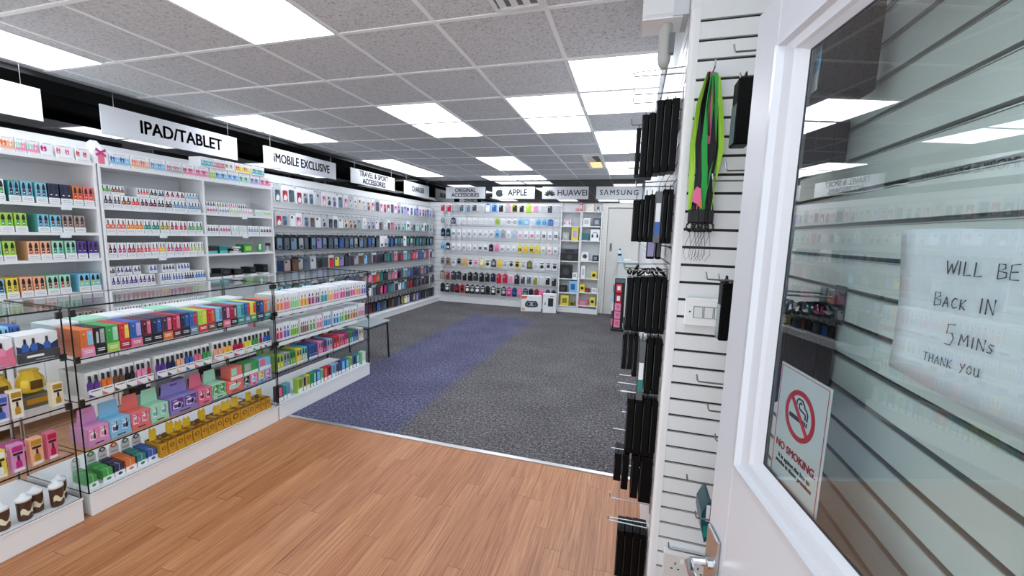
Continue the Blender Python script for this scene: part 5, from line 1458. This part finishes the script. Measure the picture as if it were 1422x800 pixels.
for k, (y, z, xt) in enumerate([(.93, 1.968, .255), (.96, 1.72, .285), (.91, 1.375, .24), (.95, 1.378, .245), (.94, 1.0, .275)]):
    b = MB()
    b.box(XN-.006, XN-.002, y-.012, y+.012, z-.03, z+.012, STEEL)
    b.tube([(XN-.004, y, z), (xt, y, z), (xt-.003, y, z+.018)], .0024, STEEL)
    tag(b.build('display_hook'), f'steel hook seen through the door glass, {nth(k)} from the top', 'hook', 'hooks behind the door glass')
for k in range(7):
    x = .268+.015*k
    pts = [(x+.009*math.cos(t), .90+.012*math.sin(t+k), 1.352+.012*math.sin(t)) for t in [q*2*PI/9 for q in range(9)]]
    tag(MB().tube(pts, .0035, PK, 5).build('cable_coil'), 'black coil of cable atop the large bunch behind the door glass', 'cable', 'coils behind the door glass')
o = tag(MB().box(XN-.006, XN-.0025, .865, .9, 1.33, 1.40, mat('#2a3034', .4)).build('hook_plate'), 'dark metal hook plate on the slats behind the note', 'hook plate')

# ================================================================== OPEN GLAZED DOOR
TH = math.radians(-8.8)
dirv = Vector((math.sin(TH), math.cos(TH), 0))
FREE = Vector((.209, .964, 0))
door = empty('door_2', tuple(FREE), math.atan2(-dirv.y, -dirv.x))     # local +x: free edge -> hinge; the room face is local -y or +y
struct(door)
DW, DT, DZ0, DZ1 = .84, .042, .01, 1.915
DP = mat('#d3d7dd', .3)
GA0, GA1, GZ0, GZ1 = .167, .673, 1.076, 1.782
MA0, MA1, MZ0, MZ1 = .093, .747, 1.026, 1.822
# local axes: x along the door, y: -y faces the wall? (checked: hinge direction rotated +90 gives the room side)
def S(y):      # room side is local -y
    return y
f = MB()
f.cbox(0, MA0, 0, DT, DZ0, DZ1, DP, .003)
f.build('lock_stile', door)
MB().cbox(MA1, DW, 0, DT, DZ0, DZ1, DP, .003).build('hinge_stile', door)
MB().box(MA0, MA1, 0, DT, MZ1, DZ1-.001, DP).build('top_rail', door)
MB().box(MA0, MA1, 0, DT, DZ0, MZ0, DP).build('lower_panel', door)
def moulding(y_out, y_in, nm):
    # bevelled picture frame between the stile opening and the glass
    b = MB()
    i = b.mi(DP)
    o4 = [(MA0, MZ0), (MA1, MZ0), (MA1, MZ1), (MA0, MZ1)]
    def inset(d):
        return [(MA0+d, MZ0+d*.67), (MA1-d, MZ0+d*.67), (MA1-d, MZ1-d*.54), (MA0+d, MZ1-d*.54)]
    s = 1 if y_in > y_out else -1
    prof = [(0, y_out), (.003, y_out-s*.006), (.018, y_out-s*.008), (.024, y_out+s*.002), (.05, y_out+s*.005), (.056, y_out+s*.011), (.074, y_in)]
    for d, y in prof:
        b.v += [(a, y, z) for a, z in inset(d)]
    for r in range(len(prof)-1):
        for c in range(4):
            e = (c+1) % 4
            q = (r*4+c, r*4+e, r*4+4+e, r*4+4+c)
            b.f.append(q if s > 0 else q[::-1]); b.m.append(i)
    return b.build(nm, door)
moulding(0, DT*.46, 'glazing_bead')
moulding(DT, DT*.60, 'glazing_bead')
k = len
pb = MB()
pb.box(GA0-.004, GA1+.004, DT*.46, DT*.60, GZ0-.004, GZ1+.004, DOORGLASS)
pb.build('glass_pane', door)
b = MB()
for a0, a1, z0, z1 in ((GA0-.001, GA0+.0015, GZ0, GZ1), (GA0, GA1, GZ1-.0015, GZ1+.001), (GA0, GA1, GZ0-.001, GZ0+.0015)):
    b.box(a0, a1, DT*.44, DT*.46, z0, z1, mat('#2c3233', .5))
b.build('glazing_gasket', door)
# lock plate and lever at the free edge
b = MB().cbox(.012, .075, -.008, .0, .70, .842, mat('#c6c8ca', .25, .9), .003)
b.build('handle_plate', door)
lv = MB().tube([(.04, -.004, .765), (.04, -.045, .765), (.045, -.052, .765), (.075, -.054, .762), (.15, -.052, .758)], .0085, CHROME, 10)
lv.build('lever_handle', door)
MB().cbox(-.003, .0, .008, .034, .66, .88, CHROME, .001).build('latch_plate', door)
MB().lathe([(.013, 0), (.013, .006), (.008, .01)], CHROME, 14).build('spindle_rose', door, (.04, -.008, .765)).rotation_euler = (PI/2, 0, 0)
for z in (.25, 1.0, 1.7):
    MB().tube([(DW+.004, .0, z-.05), (DW+.004, .0, z+.05)], .007, STEEL, 8).build('hinge', door)

def door_item(name, a, y, z):
    o = empty(name)
    o.parent = None
    p = door.matrix_basis @ Vector((a, y, z))
    o.location = p
    o.rotation_euler = door.rotation_euler
    return o
YG = DT*.60+.0012      # behind the pane
# no smoking sign
sw_, sh_ = .137, .205
o = door_item('no_smoking_sign', .174, YG, 1.272-sh_)
b = MB().cbox(0, sw_, 0, .002, 0, sh_, mat('#d5dde1', .4), .0009)
b.build('board', o)
RED = mat('#c4161f', .4)
b = MB()
c0, c1_, r0, r1 = sw_*.50, sh_*.655, .033, .041
for q in range(36):
    t0, t1 = 2*PI*q/36, 2*PI*(q+1)/36
    b.prism([(c0+r0*math.cos(t0), c1_+r0*math.sin(t0)), (c0+r1*math.cos(t0), c1_+r1*math.sin(t0)), (c0+r1*math.cos(t1), c1_+r1*math.sin(t1)), (c0+r0*math.cos(t1), c1_+r0*math.sin(t1))], -.0009, .0001, RED)
a = math.radians(135)
ca, sa = math.cos(a), math.sin(a)
b.prism([(c0+r0*1.03*ca-.0032*sa, c1_+r0*1.03*sa+.0032*ca), (c0+r0*1.03*ca+.0032*sa, c1_+r0*1.03*sa-.0032*ca), (c0-r0*1.03*ca+.0032*sa, c1_-r0*1.03*sa-.0032*ca), (c0-r0*1.03*ca-.0032*sa, c1_-r0*1.03*sa+.0032*ca)], -.0012, .0001, RED)
b.build('prohibition_ring', o)
b = MB()
b.box(c0-.028, c0+.012, -.0006, .0001, c1_-.010, c1_-.003, CAP)
for q in range(2):
    b.box(c0+.014+.005*q, c0+.0165+.005*q, -.0006, .0001, c1_-.010, c1_-.003, CAP)
b.build('cigarette_symbol', o)
b = MB()
def strip(pts, r, y0=-.0007, y1=.0001):
    for (xa, za), (xb, zb) in zip(pts[:-1], pts[1:]):
        dx, dz = xb-xa, zb-za
        l = math.hypot(dx, dz) or 1
        nx, nz = -dz/l*r, dx/l*r
        b.prism([(xa-nx, za-nz), (xb-nx, zb-nz), (xb+nx, zb+nz), (xa+nx, za+nz)][::1], y0, y1, CAP)
strip([(c0+.0155, c1_), (c0+.015, c1_+.008), (c0+.006, c1_+.010), (c0-.002, c1_+.012), (c0-.004, c1_+.018), (c0+.0, c1_+.022), (c0+.004, c1_+.021)], .0012)
strip([(c0+.0205, c1_), (c0+.021, c1_+.010), (c0+.016, c1_+.016), (c0+.012, c1_+.017), (c0+.010, c1_+.022), (c0+.004, c1_+.027), (c0-.006, c1_+.027), (c0-.011, c1_+.022), (c0-.010, c1_+.016)], .0012)
b.build('smoke_symbol', o)
b = MB()
for q in range(4):
    x0, x1, z0, z1 = [(.004, sw_-.004, .004, .0048), (.004, sw_-.004, sh_-.0048, sh_-.004), (.004, .0048, .004, sh_-.004), (sw_-.0048, sw_-.004, .004, sh_-.004)][q]
    b.box(x0, x1, -.0006, .0001, z0, z1, RED)
b.build('border_line', o)
SF = (PI/2, 0, 0)
text('NO SMOKING.', .0178, o, (sw_/2, -.0006, .0655), SF, RED, .98, .0004, extrude=.0003)
text('It is against the law to\nsmoke in these premises', .0105, o, (sw_/2, -.0006, .0415), SF, CAP, .99, .00015, extrude=.0003, line=1.0)
tag(o, 'white no smoking sign with a red ring behind the door glass', 'sign')
# handwritten note
o = door_item('paper_notice', .388, YG, 1.335)
PAPER = mat('#e6ebf4', .7)
b = MB()
nx_, nz_ = 12, 8
W_, H_ = .235, .158
i = b.mi(PAPER)
def ripple(u, v):
    return .0012+.0014*math.sin(u*5+1)*math.sin(v*4)+.0012*abs(math.sin(u*3.1+.4))-(.0006*u)
for side in (0, 1):
    for r in range(nz_+1):
        for c in range(nx_+1):
            u, v = c/nx_, r/nz_
            xx = u*W_+.010*(1-v)*(1-u)+.004*math.sin(v*3)
            zz = v*H_-.006*math.sin(u*3.0)*(1-v)-.012*u*(1-v)+.001*math.sin(u*9)*v
            b.v.append((xx, ripple(u, v)+side*.0006, zz))
nn = (nx_+1)*(nz_+1)
for r in range(nz_):
    for c in range(nx_):
        q = (r*(nx_+1)+c, r*(nx_+1)+c+1, (r+1)*(nx_+1)+c+1, (r+1)*(nx_+1)+c)
        b.f.append(q); b.m.append(i)
        b.f.append(tuple(nn+a for a in q[::-1])); b.m.append(i)
edge_ = [c for c in range(nx_)]
for c in range(nx_):
    b.f.append((c+1, c, nn+c, nn+c+1)); b.m.append(i)
    t_ = nz_*(nx_+1)+c
    b.f.append((t_, t_+1, nn+t_+1, nn+t_)); b.m.append(i)
for r in range(nz_):
    a_, c_ = r*(nx_+1), (r+1)*(nx_+1)
    b.f.append((a_, c_, nn+c_, nn+a_)); b.m.append(i)
    a_, c_ = a_+nx_, c_+nx_
    b.f.append((c_, a_, nn+a_, nn+c_)); b.m.append(i)
b.build('paper_sheet', o, None, 0, True)
GL = dict(W=[[(0, 1), (.2, 0), (.42, .75), (.62, .02), (.85, 1)]], I=[[(.1, 1), (.1, 0)]], L=[[(.05, 1), (.05, 0), (.55, .03)]], B=[[(.08, 0), (.05, 1), (.45, .95), (.5, .7), (.1, .52), (.6, .4), (.6, .1), (.08, 0)]],
          E=[[(.55, 1), (.06, .97), (.06, .02), (.6, 0)], [(.06, .5), (.48, .52)]], A=[[(0, 0), (.3, 1), (.55, 0)], [(.12, .38), (.46, .4)]], C=[[(.55, .88), (.3, 1), (.08, .7), (.08, .25), (.3, 0), (.56, .12)]], K=[[(.05, 1), (.05, 0)], [(.5, .95), (.06, .45), (.52, 0)]],
          N=[[(.05, 0), (.05, 1), (.55, 0), (.58, 1)]], M=[[(0, 0), (.1, 1), (.36, .35), (.62, 1), (.7, 0)]], S=[[(.5, .9), (.25, 1), (.08, .8), (.45, .35), (.3, .02), (.03, .12)]], T=[[(0, 1), (.6, .97)], [(.3, .98), (.28, 0)]], H=[[(.05, 1), (.05, 0)], [(.5, 1), (.5, 0)], [(.05, .5), (.5, .5)]],
          Y=[[(0, 1), (.25, .5)], [(.55, 1), (.1, -.1)]], O=[[(.3, 1), (.06, .7), (.1, .2), (.3, 0), (.52, .3), (.48, .8), (.3, 1)]], U=[[(.05, 1), (.08, .2), (.3, 0), (.5, .25), (.5, 1), (.55, 0)]])
GL['5'] = [[(.55, 1), (.1, 1), (.06, .55), (.4, .6), (.55, .35), (.4, .02), (.02, .05)]]
def write(word, x, z, h, wch, parent, r=.00055, small=()):
    for k, chh in enumerate(word):
        if chh == ' ':
            x += wch*.75
            continue
        hh = h*(.72 if k in small else 1)
        b = MB()
        for st in GL[chh]:
            b.tube([(x+p*wch*(.8 if k in small else 1), 0, z+q*hh+p*.0012) for p, q in st], r, mat('#3f434d', .6), 5)
        b.build('handwriting', parent, (0, -.0002, 0))
        x += wch*(.95 if chh in 'WM' else (.42 if chh == 'I' else .78))*(.85 if k in small else 1)
write('WILL BE', .066, .113, .0135, .0135, o)
write('BACK IN', .058, .080, .014, .0135, o, small=(1, 2, 3))
write('5', .077, .043, .021, .016, o)
write('MINS', .092, .046, .011, .0125, o, small=(3,))
write('THANK YOU', .056, .021, .0085, .0088, o, .0004)
tag(o, 'creased white paper note with a handwritten back soon message on the door glass', 'notice')
